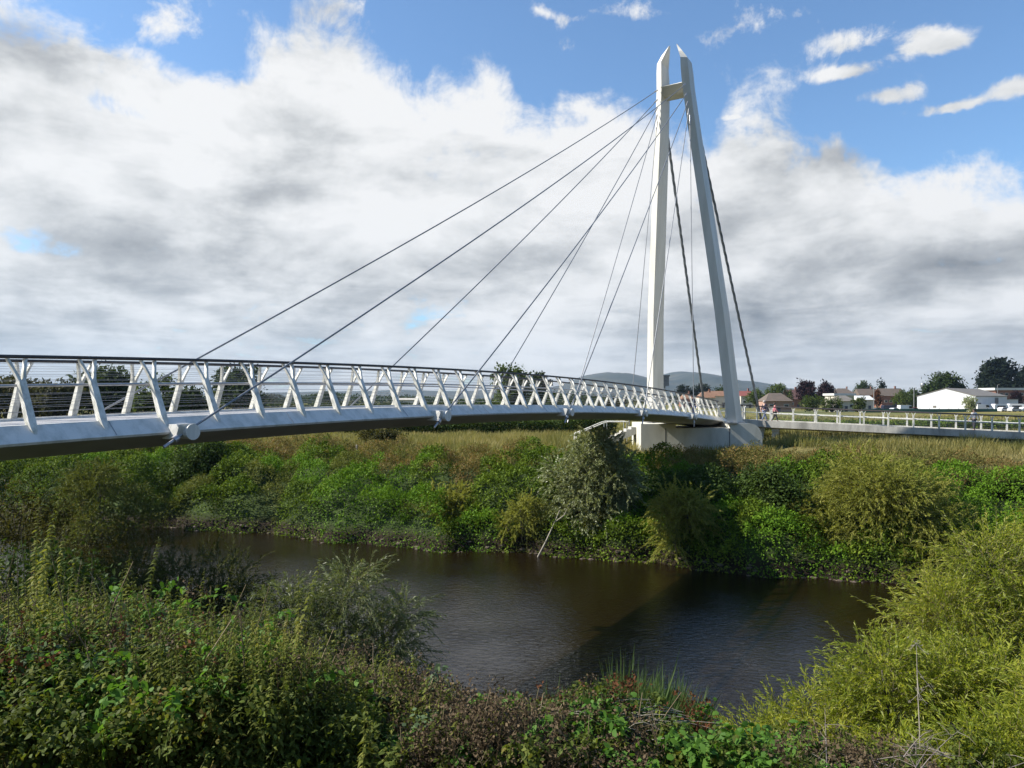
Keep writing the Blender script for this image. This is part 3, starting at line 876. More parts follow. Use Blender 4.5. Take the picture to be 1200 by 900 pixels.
# ---- named shrubs of the far bank
def bush(name, label, cat, px, ytop, wpx, Y, mat, seed, nclump=330, nleaf=40, L=.16, W=.06, droop=.35, zb=None, rc=.34, tr=.05, shell=.45, lob=7, updir=0.0, group=None, slen=0.0):
    X = (px - 600) / F * Y
    ztop = HC - (ytop - HOR) / F * Y
    zb = gz1(X, Y) if zb is None else zb
    w = wpx / F * Y / 2; h = ztop - zb
    r2 = np.random.default_rng(seed)
    lobes = [(X, Y, zb + h * .52, w * .72, w * .7, h * .44)]
    for k in range(lob):
        a = 2 * math.pi * k / lob + r2.uniform(-.4, .4); t = r2.uniform(.18, .82)
        rr = w * (.62 if t < .6 else .38)
        s_ = r2.uniform(.26, .42)
        lobes.append((X + math.cos(a) * rr, Y + math.sin(a) * rr, zb + h * t, w * s_, w * s_, h * s_ * .8))
    lobes.append((X + r2.normal() * w * .12, Y, zb + h * .84, w * .36, w * .36, h * .17))
    return plant(name, label, cat, (X, Y, zb), lobes, G[mat], nclump, nleaf, rc, L, W, tr, droop, seed, group, shell=shell, updir=updir, slen=slen, outw=.6)

bush('willow_bush', 'grey-green willow bush on the far bank in front of the staircase', 'bush', 694, 503, 116, 43.0, 'willowgrey', 1, 3000, 24, .18, .056, .4, zb=.4, tr=.07, shell=.45, updir=.3, slen=.8, lob=13)
bush('willow_bush', 'small yellowish willow leaning over the water below the mast plinth', 'bush', 800, 575, 84, 38.6, 'olive', 2, 760, 26, .18, .048, .55, zb=.15, shell=.15, updir=.55, slen=1.15, lob=9)
bush('elder_bush', 'dark green bush on the slope directly under the mast plinth', 'bush', 820, 549, 110, 42.6, 'dark', 3, 360, 42, .16, .08, .3)
bush('elder_bush', 'very dark bush overhanging the water between the plinth and the big olive willow', 'bush', 905, 552, 105, 40.0, 'dark', 4, 400, 42, .17, .09, .3, zb=.3)
bush('willow_bush', 'big rounded olive-yellow willow at the water on the right of the far bank', 'bush', 1038, 540, 215, 36.9, 'olive', 5, 3600, 24, .18, .042, .35, zb=.1, tr=.08, lob=13, shell=.25, updir=.45, slen=.9)
bush('willow_bush', 'small olive-brown willow at the waterline left of the grey-green one', 'bush', 528, 573, 88, 44.4, 'olive', 6, 900, 24, .16, .045, .35, zb=.2, shell=.25, updir=.3, slen=.7)
bush('willow_bush', 'low olive bush beside the bleached branch', 'bush', 612, 585, 66, 41.8, 'olive', 7, 380, 22, .15, .042, .35, zb=.2, shell=.25, updir=.3, slen=.65)
bush('hawthorn_bush', 'dark rounded bush on the upper far bank at the left, below the bridge', 'bush', 236, 516, 84, 53.5, 'dark', 8, 330, 40, .18, .10, .2)
bush('hawthorn_bush', 'low dark bush at the edge of the dry meadow just under the deck', 'bush', 448, 503, 66, 63.0, 'brownsparse', 9, 200, 36, .20, .11, .2)
bush('willow_bush', 'olive bush on the left of the far bank beside the dark rounded one', 'bush', 120, 540, 125, 46.5, 'olivedull', 10, 1200, 24, .17, .048, .35, shell=.25, updir=.4, slen=.8)
bush('bramble_mound', 'bright leafy shrub on the crest right of the plinth', 'bush', 932, 545, 60, 45.5, 'treelight', 12, 200, 34, .17, .09, .2)
bush('willow_bush', 'olive-green bush at the far right edge beyond the yellow-green osier', 'bush', 1195, 560, 110, 40.5, 'treelight', 13, 320, 40, .17, .08, .3)

# bleached branch leaning into the water
bb = empty('dead_branch', P(631, 651, 40.0), 'bleached bare branch leaning from the far bank into the water', 'branch')
m = MB(); o_ = Vector(bb.location)
pts = [Vector(P(629, 655, 39.9)), Vector(P(640, 634, 40.2)), Vector(P(650, 612, 40.6)), Vector(P(656, 598, 40.9))]
m.tube([p - o_ for p in pts], [.045, .042, .036, .025], 8)
m.build('limb', MAT['palewood'], bb)
m = MB(); m.tube([pts[2] - o_, Vector(P(661, 604, 40.5)) - o_, Vector(P(668, 590, 40.4)) - o_], [.04, .03, .015], 6); m.build('side_shoot', MAT['palewood'], bb)
# marker post in the scrub
mp_ = MB(); c = P(418, 540, 54.0); zg = gz1(c[0], c[1])
mp_.tube([(c[0], c[1], zg), (c[0], c[1], HC - (522 - HOR) / F * 54)], .055, 8); mp_.tube([(c[0], c[1], HC - (522 - HOR) / F * 54), (c[0], c[1], HC - (521 - HOR) / F * 54)], [.055, .02], 8)
tag(mp_.build('marker_post', MAT['palewood']), 'short pale wooden post standing in the scrub of the far bank', 'post')

# ------------------------------------------------------------------ near bank
plant('willow_bush', 'brown-olive sparse willow in the shade under the near end of the bridge', 'bush', (-11.6, 16.6, gz1(-11.6, 16.6)),
      [(-11.7, 16.8, 4.6, 2.2, 1.6, 2.0), (-10.2, 17.2, 4.0, 1.5, 1.3, 1.6), (-13.2, 16.6, 5.0, 1.5, 1.3, 1.7), (-11.0, 16.6, 5.9, 1.3, 1.0, .8), (-9.2, 17.6, 3.2, 1.1, 1.0, 1.3)],
      G['brownsparse'], 620, 46, .26, .085, .026, .05, .35, 21, shell=.35)
plant('willow_bush', 'thin olive willow at the water below the bridge, right of the shaded one', 'bush', (-8.2, 17.4, gz1(-8.2, 17.4)),
      [(-8.2, 17.0, 3.5, 1.4, 1.0, 1.5), (-6.9, 17.0, 2.7, 1.1, .9, 1.2), (-8.8, 16.8, 4.7, .9, .8, .9), (-6.0, 16.8, 2.0, .8, .8, .9)],
      G['brownsparse'], 360, 40, .24, .095, .026, .04, .4, 22, shell=.3)
plant('willow_bush', 'wispy grey-green willow standing against the water left of centre', 'bush', (-3.2, 13.2, gz1(-3.2, 13.2)),
      [(-3.1, 13.2, 4.2, 1.0, .8, .95), (-2.3, 13.3, 4.0, .8, .6, .65), (-3.9, 13.2, 4.7, .75, .6, .6), (-2.9, 13.2, 5.1, .6, .5, .5), (-3.4, 13.0, 3.1, 1.1, .8, .7), (-2.0, 13.3, 4.6, .45, .4, .35), (-2.2, 13.2, 3.1, .8, .6, .7), (-4.6, 13.2, 4.0, .7, .6, .7)],
      G['wispy'], 1900, 26, .20, .095, .0145, .03, .35, 23, shell=.1, updir=.35, ntw=60, slen=.6)
plant('alder_bush', 'dark tall bush at the left edge among the near bank weeds', 'bush', (-6.3, 10.4, gz1(-6.3, 10.4)),
      [(-6.4, 10.4, 5.0, 1.1, .8, 1.1), (-7.2, 10.6, 5.4, .9, .7, 1.0), (-5.4, 10.8, 4.6, .9, .7, .9), (-6.4, 10.4, 6.0, .6, .5, .5)],
      G['dark'], 380, 38, .20, .075, .045, .03, .3, 24, shell=.3, ntw=90)
plant('alder_bush', 'low dark bush behind the nettles, between the tall dark bush and the twiggy willow', 'bush', (-4.9, 10.8, gz1(-4.9, 10.8)),
      [(-4.9, 10.4, 4.5, 1.2, .8, 1.0), (-3.9, 10.6, 4.1, 1.0, .7, .9), (-5.9, 10.6, 4.9, .9, .7, .9), (-4.6, 9.4, 4.4, 1.0, .6, .7)],
      G['dark'], 620, 40, .20, .062, .034, .03, .3, 26, shell=.3, ntw=90)
plant('willow_bush', 'feathery dark olive willow in front of the left end of the river', 'bush', (-5.9, 14.6, gz1(-5.9, 14.6)),
      [(-5.9, 14.6, 4.3, 1.2, .9, 1.3), (-5.0, 14.6, 3.8, 1.1, .8, 1.1), (-6.9, 14.8, 4.2, 1.1, .8, 1.3), (-4.4, 14.4, 3.0, .9, .7, .9), (-7.8, 14.9, 4.2, 1.0, .8, 1.2)],
      G['veil'], 1900, 22, .20, .10, .021, .03, .3, 27, shell=.1, updir=.45, ntw=60, slen=.7)
# the osiers on the right
def osier(label, base, lobes, seed, nsh, nl=24, slen=.62):
    return plant('osier_bush', label, 'bush', base, lobes, G['yellowwillow'], nsh, nl, .20, .080, .0145, .028, .30, seed, shell=.15, updir=.45, outw=.75, ntw=60, slen=slen)
# the osiers
osier('large yellow-green osier filling the right edge of the near bank', (7.2, 10.4, gz1(7.2, 10.4)),
      [(7.4, 10.6, 5.1, 1.35, 1.1, 1.15), (6.2, 10.2, 4.9, 1.1, .9, 1.0), (8.6, 10.8, 5.5, 1.3, 1.0, 1.1), (6.9, 10.6, 6.1, .65, .5, .45), (6.0, 10.3, 5.6, .45, .4, .35), (8.0, 10.9, 6.4, .6, .5, .3)], 31, 3400)
osier('spreading yellow osier between the large osier and the water', (4.6, 8.6, gz1(4.6, 8.6)),
      [(4.7, 8.7, 4.75, 1.05, .9, .85), (3.7, 8.6, 4.45, .85, .7, .6), (5.4, 8.7, 4.9, .9, .7, .8), (3.0, 8.5, 4.35, .6, .5, .42), (4.3, 8.6, 5.35, .35, .3, .25)], 32, 2400, slen=.5)
osier('low green-yellow osier shoots at the bottom right corner', (5.0, 7.0, gz1(5.0, 7.0)),
      [(4.7, 7.0, 4.9, .9, .6, .6), (3.6, 7.0, 4.8, .7, .5, .5), (5.6, 7.2, 5.2, .8, .6, .7), (2.7, 7.0, 4.75, .6, .5, .4)], 33, 1500, slen=.42)

# ---- weeds of the near bank, by kind
SIL = [(-200, 640), (0, 645), (60, 655), (120, 678), (200, 700), (300, 728), (380, 748), (470, 785), (520, 802), (560, 818), (600, 832), (650, 818), (720, 800), (800, 822), (840, 850), (880, 848), (960, 850), (1100, 860), (1400, 860)]
def sil_h(x, y, ground):
    px = 600 + F * x / y
    ys = np.interp(px, [a for a, b in SIL], [b for a, b in SIL])
    return HC - (ys - HOR) / F * y - ground, px

def weed_spots(rng, n, pxr, yr, hmax, hmin=.12, fill=(.55, 1.0)):
    """spots inside a sector of the bank with the height plants may reach there"""
    Y = rng.uniform(yr[0], yr[1], n); px = rng.uniform(pxr[0], pxr[1], n); X = (px - 600) / F * Y
    q = (near_water(X) - Y) / 1.063
    g = gz(X, Y)
    h, _ = sil_h(X, Y, g)
    cl = fbm(X * 1.5, Y * 1.5, 61, 3)
    h = np.minimum(h, hmax) * rng.uniform(fill[0], fill[1], n) * np.clip(-.05 + 2.0 * cl, .32, 1.06)
    k = (q > .25) & (h > hmin) & (cl > .30 + .12 * rng.random(n))
    return X[k], Y[k], g[k], h[k]

def nettles(lv, rng, X, Y, g, h, L=.062, W=.024, gap=.032):
    for x, y, z, hh in zip(X, Y, g, h):
        lean = rng.normal(size=2) * .10
        nn = max(int(hh * .75 / gap), 3)
        t = 1 - np.linspace(0, .75, nn)
        px = x + lean[0] * hh * t ** 1.5; py = y + lean[1] * hh * t ** 1.5; pz = z + hh * t
        p = np.stack([px, py, pz], -1)
        a0 = rng.uniform(0, 6.28)
        pos = np.repeat(p, 2, 0)
        ang = a0 + np.repeat(np.arange(nn) * math.pi / 2, 2) + np.tile([0, math.pi], nn) + rng.normal(size=2 * nn) * .3
        d = unit(np.stack([np.cos(ang), np.sin(ang), .25 - .6 * rng.random(2 * nn)], -1))
        side = unit(np.cross(d, np.array([0, 0, 1.0]) + rng.normal(size=(2 * nn, 3)) * .35))
        sz = np.repeat(np.clip(.35 + (1 - t) * 2.2, .35, 1), 2) * rng.uniform(.75, 1.25, 2 * nn)
        lv.add(*strips(pos, d, side, L * sz, W * sz, ((0, .25), (.3, 1), (.65, .7), (1, .06)), .45))
        lv.stem(np.array([[x, y, z - .05]]), np.array([[px[0], py[0], pz[0]]]), .0045, .002)

def briers(lv, rng, X, Y, g, h, L=.040, W=.026, dense=26):
    for x, y, z, hh in zip(X, Y, g, h):
        nc = 3
        for c in range(nc):
            a = rng.uniform(0, 6.28); reach = hh * rng.uniform(.5, 1.1)
            t = np.linspace(.15, 1, dense)
            p = np.stack([x + math.cos(a) * reach * t, y + math.sin(a) * reach * t, z + hh * (2.2 * t - 1.45 * t * t) / .83 * rng.uniform(.8, 1)], -1)
            lv.stem(p[:-1], p[1:], .0035, .003)
            n = dense * 3
            pos = np.repeat(p, 3, 0) + rng.normal(size=(n, 3)) * .03
            d = unit(rand_unit(rng, n) + np.array([0, 0, .1]))
            side = unit(np.cross(d, np.array([0, 0, 1.0]) + rng.normal(size=(n, 3)) * .5))
            s = rng.uniform(.6, 1.25, n)
            lv.add(*strips(pos, d, side, L * s, W * s, ((0, .3), (.35, 1), (.7, .75), (1, .05)), .35))

def tufts(lv, rng, X, Y, g, h, blades=26, W=.008, spread=.35):
    for x, y, z, hh in zip(X, Y, g, h):
        n = blades
        a = rng.uniform(0, 6.28, n); r_ = rng.random(n) * .12
        pos = np.stack([x + np.cos(a) * r_, y + np.sin(a) * r_, np.full(n, z - .03)], -1)
        d = unit(np.stack([np.cos(a) * spread * rng.random(n) + .08, np.sin(a) * spread * rng.random(n), np.ones(n)], -1))
        b = rng.uniform(0, 3.14, n); side = np.stack([np.cos(b), np.sin(b), np.zeros(n)], -1)
        lv.add(*strips(pos, d, side, hh * rng.uniform(.6, 1.15, n), W * rng.uniform(.6, 1.3, n), ((0, .8), (.4, 1), (.75, .7), (1, .08)), rng.uniform(.05, .45, n)))

def seedheads(lv, rng, X, Y, g, h, L=.022, W=.016):
    for x, y, z, hh in zip(X, Y, g, h):
        lean = rng.normal(size=2) * .16
        top = np.array([x + lean[0] * hh, y + lean[1] * hh, z + hh])
        lv.stem(np.array([[x, y, z - .04]]), top[None], .004, .002)
        nb = 7
        for k in range(nb):
            t = rng.uniform(.45, 1); b0 = np.array([x, y, z]) * (1 - t) + top * t
            e = b0 + np.array([rng.normal() * .07, rng.normal() * .07, rng.uniform(.02, .10)]) * (.6 + hh)
            lv.stem(b0[None], e[None], .002, .001)
            n = 14
            pos = e + rng.normal(size=(n, 3)) * .028
            d = rand_unit(rng, n); side = unit(np.cross(d, rand_unit(rng, n)))
            s = rng.uniform(.5, 1.5, n)
            lv.add(*strips(pos, d, side, L * s, W * s, KITE))

def broadleaves(lv, rng, X, Y, g, h, n=9, L=.20, W=.085):
    for x, y, z, hh in zip(X, Y, g, h):
        a = rng.uniform(0, 6.28, n)
        pos = np.stack([x + np.cos(a) * .03, y + np.sin(a) * .03, z + hh * rng.uniform(.2, .8, n)], -1)
        d = unit(np.stack([np.cos(a), np.sin(a), rng.uniform(.1, 1.0, n)], -1))
        side = unit(np.cross(d, np.array([0, 0, 1.0]) + rng.normal(size=(n, 3)) * .3))
        s = rng.uniform(.6, 1.2, n)
        lv.add(*strips(pos, d, side, L * s, W * s, ((0, .2), (.2, .8), (.45, 1), (.75, .65), (1, .05)), .55))

def stuff(fn, name, label, cat, mat, seed, specs, **kw):
    rng = np.random.default_rng(seed); lv = Leaves()
    for n, pxr, yr, hmax, fill in specs:
        fn(lv, rng, *weed_spots(rng, n, pxr, yr, hmax, fill=fill), **kw)
    return tag(lv.build(name, G[mat]), label, cat, kind='stuff')

stuff(nettles, 'nettle_bed', 'pale green nettles and willowherb standing on the near bank', 'nettles', 'nettle', 51,
      [(120, (-60, 330), (8.0, 12.5), 1.8, (.4, 1.0)), (300, (-60, 330), (5.6, 8.0), 1.5, (.35, .85)), (760, (180, 520), (5.2, 9.5), 1.3, (.5, 1.04)), (300, (-60, 300), (5.0, 7.0), 1.2, (.5, 1.0)), (170, (780, 1000), (5.6, 8.5), .9, (.4, .9)), (240, (440, 680), (5.2, 8.0), .8, (.5, 1.0)), (420, (270, 470), (5.0, 7.4), 1.1, (.5, 1.05)), (34, (20, 340), (6.5, 10), 2.0, (1.1, 1.4)), (30, (300, 520), (5.6, 8), 1.6, (1.15, 1.45))])
stuff(briers, 'brier_tangle', 'dark green brambles with a few red and yellow leaves on the near bank', 'brambles', 'brier', 52,
      [(470, (-60, 420), (4.8, 9.5), 1.2, (.3, .72)), (150, (380, 700), (5.0, 8.0), .8, (.4, .85)), (170, (680, 1240), (5.2, 7.8), .8, (.3, .8))])
stuff(briers, 'bramble_leaves', 'broader fresh bramble leaves over the tangle on the near bank', 'brambles', 'broad', 59,
      [(34, (60, 330), (5.2, 7.0), 1.0, (.6, .95)), (26, (-60, 120), (5.2, 6.4), 1.0, (.6, .9)), (24, (380, 640), (5.2, 7.0), .8, (.5, .9)), (40, (640, 960), (5.2, 6.6), .6, (.5, .9))], L=.062, W=.045, dense=14)
stuff(briers, 'bindweed_leaves', 'pale grey-green bindweed leaves trailing over the brambles', 'bindweed', 'pale', 53,
      [(30, (20, 110), (5.2, 6.2), .9, (.6, .9)), (30, (60, 320), (5.4, 7.5), .9, (.6, .95)), (16, (420, 600), (5.6, 7.0), .7, (.6, .9))], L=.05, W=.042, dense=14)
stuff(seedheads, 'withered_seedheads', 'withered brown seed heads at the bottom of the near bank', 'dead weeds', 'deadbrown', 54,
      [(260, (450, 640), (5.0, 7.2), .75, (.6, 1.0)), (50, (300, 460), (5.2, 8), 1.0, (.7, 1.05)), (90, (930, 1110), (5.0, 6.4), .8, (.5, .8)), (60, (-30, 260), (5.2, 9), 1.1, (.6, 1.0)), (80, (640, 760), (5.0, 6.4), .6, (.5, .9))])
stuff(tufts, 'reed_grass', 'tufts of long reed grass at the water edge of the near bank', 'grass', 'reed', 55,
      [(230, (625, 815), (6.4, 9.0), 1.6, (1.0, 1.5)), (60, (560, 900), (5.4, 8), .7, (.5, .9)), (40, (420, 600), (6, 9), .7, (.5, .9))], blades=34, W=.013)
stuff(nettles, 'bank_herbs', 'fresh green herbs at the foot of the near bank weeds', 'herbs', 'broad', 56,
      [(90, (220, 470), (5.2, 7.5), .9, (.4, .8)), (130, (640, 900), (5.0, 6.8), .6, (.4, .8)), (60, (-40, 140), (5.0, 6.2), .9, (.5, .9)), (40, (880, 1000), (5.0, 6.0), .6, (.5, .9))], L=.085, W=.04, gap=.06)
stuff(seedheads, 'rusty_docks', 'rust-red dock spikes among the reed grass', 'docks', 'rust', 57,
      [(20, (640, 760), (5.8, 8.2), .9, (.8, 1.05)), (8, (800, 840), (6.2, 7.2), .8, (.9, 1.1)), (16, (100, 260), (5.4, 7.0), 1.0, (.7, 1.0)), (12, (0, 60), (5.2, 6), .9, (.7, 1.0))], L=.03, W=.018)

def stalks(lv, rng, X, Y, g, h):
    for x, y, z, hh in zip(X, Y, g, h):
        ln = rng.normal(size=2) * .16; k = 5; t = np.linspace(0, 1, k)
        p = np.stack([x + ln[0] * hh * t * t, y + ln[1] * hh * t * t, z + hh * t], -1)
        lv.stem(p[:-1], p[1:], .0045, .0035)
        for q_ in range(rng.integers(2, 6)):
            b0 = p[2] * (1 - .5 * q_ / 6) + p[4] * (.5 * q_ / 6)
            e = b0 + np.array([rng.normal() * .08, rng.normal() * .08, rng.uniform(.03, .12)])
            lv.stem(b0[None], e[None], .0028, .0012)
stuff(stalks, 'dry_stalks', 'bare tan stalks of dead weeds standing up through the greenery', 'dead stalks', 'drystalk', 58,
      [(130, (-60, 460), (5.2, 10.5), 1.9, (.75, 1.12)), (60, (440, 700), (5.2, 7.6), .9, (.8, 1.12)), (40, (700, 1150), (5.4, 7.2), .8, (.6, 1.0))])

# single plants one can pick out
def single(name, label, cat, px, Y, ztop_px, fn, mat, seed, n=1, group=None, **kw):
    rng = np.random.default_rng(seed); X = (px - 600) / F * Y; g = gz1(X, Y)
    h = HC - (ztop_px - HOR) / F * Y - g
    root = empty(name, (X, Y, g), label, cat, group)
    lv = Leaves()
    fn(lv, rng, rng.normal(size=n) * .05 * (n > 1), rng.normal(size=n) * .05 * (n > 1), np.zeros(n), np.full(n, h) * rng.uniform(.8, 1, n), **kw)
    lv.build('leaves', G[mat], root)
    return root
single('broad_leaved_plant', 'bright green broad-leaved plant at the bottom edge, right of the withered seed heads', 'plant', 605, 5.3, 860, broadleaves, 'broad', 61, 3, L=.17, W=.06)
single('broad_leaved_plant', 'bright green broad-leaved clump under the withered seed heads, left of the other broad-leaved plant', 'plant', 478, 5.6, 838, broadleaves, 'broad', 62, 3, L=.14, W=.075)
single('broad_leaved_plant', 'broad dock leaves beside the water in front of the reed grass', 'plant', 632, 6.6, 822, broadleaves, 'broad', 63, 2, L=.20, W=.10)
single('burdock_plant', 'dark green leafy plant at the foot of the spreading osier', 'plant', 945, 5.8, 838, broadleaves, 'bramble', 64, 3, L=.15, W=.07)

def umbel(name, label, px, Y, top, mat, seed, spokes=11, droop=0.0):
    rng = np.random.default_rng(seed); X = (px - 600) / F * Y; g = gz1(X, Y)
    h = HC - (top - HOR) / F * Y - g
    root = empty(name, (X, Y, g), label, 'dead plant')
    lean = rng.normal(size=2) * .05
    def st(t): return Vector((lean[0] * t * t + .012 * math.sin(5 * t), lean[1] * t * t, h * t))
    m = MB(); m.tube([st(t) - Vector((0, 0, .05 * (t == 0))) for t in (0, .25, .5, .75, 1)], [.006, .0055, .005, .004, .0025], 6, 0)
    stalk = m.build('stalk', mat, root)
    heads = [(1.0, spokes)] + [(t, max(4, spokes // 2)) for t in rng.uniform(.62, .92, 2)]
    for t, ns in heads:
        c = st(t); k0 = rng.uniform(0, 6.28)
        if t < 1:
            e = c + Vector((math.cos(k0) * .10, math.sin(k0) * .07, .07 - droop * .2)); mb_ = MB(); mb_.tube([c, c.lerp(e, .6) + Vector((0, 0, -.008)), e], [.0035, .003, .002], 4); mb_.build('side_shoot', mat, root); c = e
        for k in range(ns):
            a = k0 + k * 2.4; L_ = rng.uniform(.04, .085)
            e = c + Vector((math.cos(a) * L_, math.sin(a) * L_, L_ * (.7 - droop * 2.2 * rng.random())))
            mb_ = MB(); mb_.tube([c, c.lerp(e, .5) + Vector((0, 0, -.004)), e], [.0018, .0016, .0012], 4)
            for q_ in range(5):
                mb_.tube([e, e + Vector((rng.normal() * .012, rng.normal() * .012, rng.uniform(-.004, .02)))], [.0012, .0022], 3)
            mb_.build('spoke', mat, root)
umbel('dead_hogweed', 'tall bleached hogweed stalk standing in front of the osiers', 1077, 6.6, 755, MAT['palewood'], 71, 11, 1.0)
umbel('dead_hogweed', 'thin bleached stalk among the nettles in front of the wispy willow', 411, 6.4, 790, MAT['brownstalk'], 73, 8)

# flattened heap of bleached reeds
rng = np.random.default_rng(81)
rt = empty('reed_litter', (0.98, 6.0, gz1(.98, 6.0)), 'flattened heap of bleached dry reeds at the bottom centre', 'dead reeds')
m = MB()
for k in range(90):
    a = rng.normal() * .35 + (.25 if k % 3 else 2.6); L_ = rng.uniform(.25, .75)
    x0, y0 = rng.normal() * .16 - .25, rng.normal() * .12; z0 = .34 + rng.uniform(-.1, .14)
    rise = rng.uniform(.02, .10); fall = rng.uniform(-.02, .14); bend = rng.normal() * .1
    m.tube([(x0 + math.cos(a) * L_ * u + bend * u * u * .5, y0 + math.sin(a) * L_ * .4 * u + bend * u * (1 - u), z0 - .08 + (rise + .08) * math.sin(min(u * 2.2, 1.57)) - fall * u * u) for u in (0, .2, .4, .6, .8, 1)], [.004, .004, .0035, .003, .0025, .0012], 4)
m.build('stalks', MAT['palewood'], rt)
rng = np.random.default_rng(82)
rt = empty('twig_tangle', (2.9, 5.6, gz1(2.9, 5.6)), 'grey tangle of dead twigs at the bottom edge below the bleached hogweed', 'dead twigs')
TW = surf('dead_twig', (.20, .165, .14), .9)
for b in range(16):
    a = rng.uniform(0, 6.28); L_ = rng.uniform(.35, .75); c0 = Vector((rng.normal() * .34, rng.normal() * .2, .25 + rng.uniform(0, .35)))
    d_ = Vector((math.cos(a), math.sin(a) * .7, rng.uniform(-.35, .45)))
    def on(t): return c0 + d_ * L_ * t + Vector((0, 0, .10 * t * (1 - t)))
    m = MB(); m.tube([on(t) for t in (0, .25, .5, .75, 1)], [.0045, .004, .003, .002, .001], 5)
    for k in range(8):
        p = on(rng.uniform(.15, .95)); e = p + Vector((rng.normal() * .09, rng.normal() * .09, rng.uniform(-.06, .13)))
        m.tube([p, p.lerp(e, .55) + Vector((rng.normal() * .012, 0, .012)), e], [.0025, .0018, .0008], 4)
    m.build('branch', TW, rt)

# ------------------------------------------------------------------ far trees
def far_tree(name, label, px, ytop, wpx, Y, kind, mat, seed, zb=4.4, cat='tree', group=None, leaf=None, nclump=130, nleaf=24):
    X = (px - 600) / F * Y
    ztop = HC - (ytop - HOR) / F * Y; H = ztop - zb; w = wpx / F * Y / 2
    r2 = np.random.default_rng(seed + 400); lobes = []
    if kind == 'round':
        lobes.append((X, Y, zb + H * .58, w * .78, w * .78, H * .34))
        for k in range(8):
            a = 2 * math.pi * k / 8 + r2.uniform(-.3, .3); t = r2.uniform(.32, .80)
            rr = w * (.60 if t < .6 else .40); s_ = r2.uniform(.28, .42)
            lobes.append((X + math.cos(a) * rr, Y + math.sin(a) * rr, zb + H * t, w * s_, w * s_, H * s_ * .5))
        lobes.append((X + r2.normal() * w * .15, Y, zb + H * .87, w * .42, w * .42, H * .12))
    elif kind == 'dome':
        lobes.append((X, Y, zb + H * .48, w * .88, w * .8, H * .46))
        for k in range(9):
            a = math.pi * (k + .5) / 9
            lobes.append((X + math.cos(a) * w * .72, Y - w * .2, zb + H * (.38 + .45 * math.sin(a)), w * .27, w * .27, H * .16))
    elif kind == 'conifer':
        for k in range(7):
            t = .12 + .8 * k / 6
            lobes.append((X + r2.normal() * w * .05, Y, zb + H * t, w * (1.05 - t) * .9 + .2, w * (1.05 - t) * .9 + .2, H * .10))
        lobes.append((X, Y, zb + H * .94, w * .12, w * .12, H * .06))
    elif kind == 'ragged':
        for k in range(12):
            t = r2.uniform(.15, .8); rr = w * (1 - t * .75)
            lobes.append((X + r2.uniform(-1, 1) * rr * .7, Y + r2.uniform(-1, 1) * rr * .5, zb + H * t, w * .30, w * .30, H * .17))
        for k in range(5):
            xx = r2.uniform(-.45, .5)
            lobes.append((X + xx * w, Y, zb + H * (.90 - abs(xx) * .25), w * .13, w * .13, H * .10))
    elif kind == 'poplar':
        for k in range(6):
            t = .18 + .74 * k / 5
            lobes.append((X + r2.normal() * w * .2, Y, zb + H * t, w * (.95 - .45 * abs(t - .45)), w * .8, H * .13))
    elif kind == 'shrub':
        for k in range(6):
            lobes.append((X + r2.uniform(-.65, .65) * w, Y + r2.uniform(-.3, .3) * w, zb + H * r2.uniform(.3, .6), w * .45, w * .4, H * .38))
    lf = leaf or max(H * .055, .28)
    return plant(name, label, cat, (X, Y, zb), lobes, G[mat], nclump, nleaf, lf * 1.6, lf * 1.25, lf * .75, H * .022, .2, seed, group, trunk='trunk', shell=.5, ntw=14, foliage_name='crown')

# beyond the deck on the left
far_tree('oak_tree', 'brownish bushy tree at the far left seen through the railing', 12, 441, 110, 92, 'round', 'treebrown', 1, nclump=260)
far_tree('oak_tree', 'bushy green tree second from the left seen through the railing', 122, 433, 95, 98, 'round', 'tree', 2, nclump=240)
far_tree('thorn_tree', 'low spreading tree between the two bushy trees behind the railing', 66, 446, 80, 90, 'round', 'treebrown', 3, nclump=180)
far_tree('thorn_tree', 'low olive tree to the right of the bushy green tree behind the railing', 186, 443, 76, 96, 'round', 'treelight', 4, nclump=180)
far_tree('thorn_tree', 'rounded dark tree ending the row beside the yellow field', 222, 452, 44, 100, 'round', 'tree', 5, nclump=120)
far_tree('lone_oak', 'tall dark lone tree with an open crown standing in the field', 280, 431, 66, 190, 'round', 'tree', 6, nclump=200)
far_tree('field_tree', 'small dark rounded tree far off right of the lone tree', 382, 456, 34, 420, 'round', 'tree', 7)
far_tree('field_tree', 'broad low tree far off behind the middle of the deck', 322, 461, 40, 460, 'dome', 'treebrown', 8)
far_tree('poplar_tree', 'light green upright tree showing above the handrail in the middle', 598, 434, 46, 170, 'poplar', 'treelight', 9, nclump=170)
far_tree('poplar_tree', 'thin dark pointed tree to the right of the light green upright one', 634, 440, 26, 175, 'poplar', 'tree', 10, nclump=100)
far_tree('thorn_tree', 'dark thicket tree behind the deck left of the mast', 668, 458, 80, 150, 'shrub', 'tree', 11, nclump=150)
far_tree('thorn_tree', 'dark thicket tree behind the deck close to the mast foot', 728, 461, 70, 155, 'shrub', 'treebrown', 12, nclump=150)
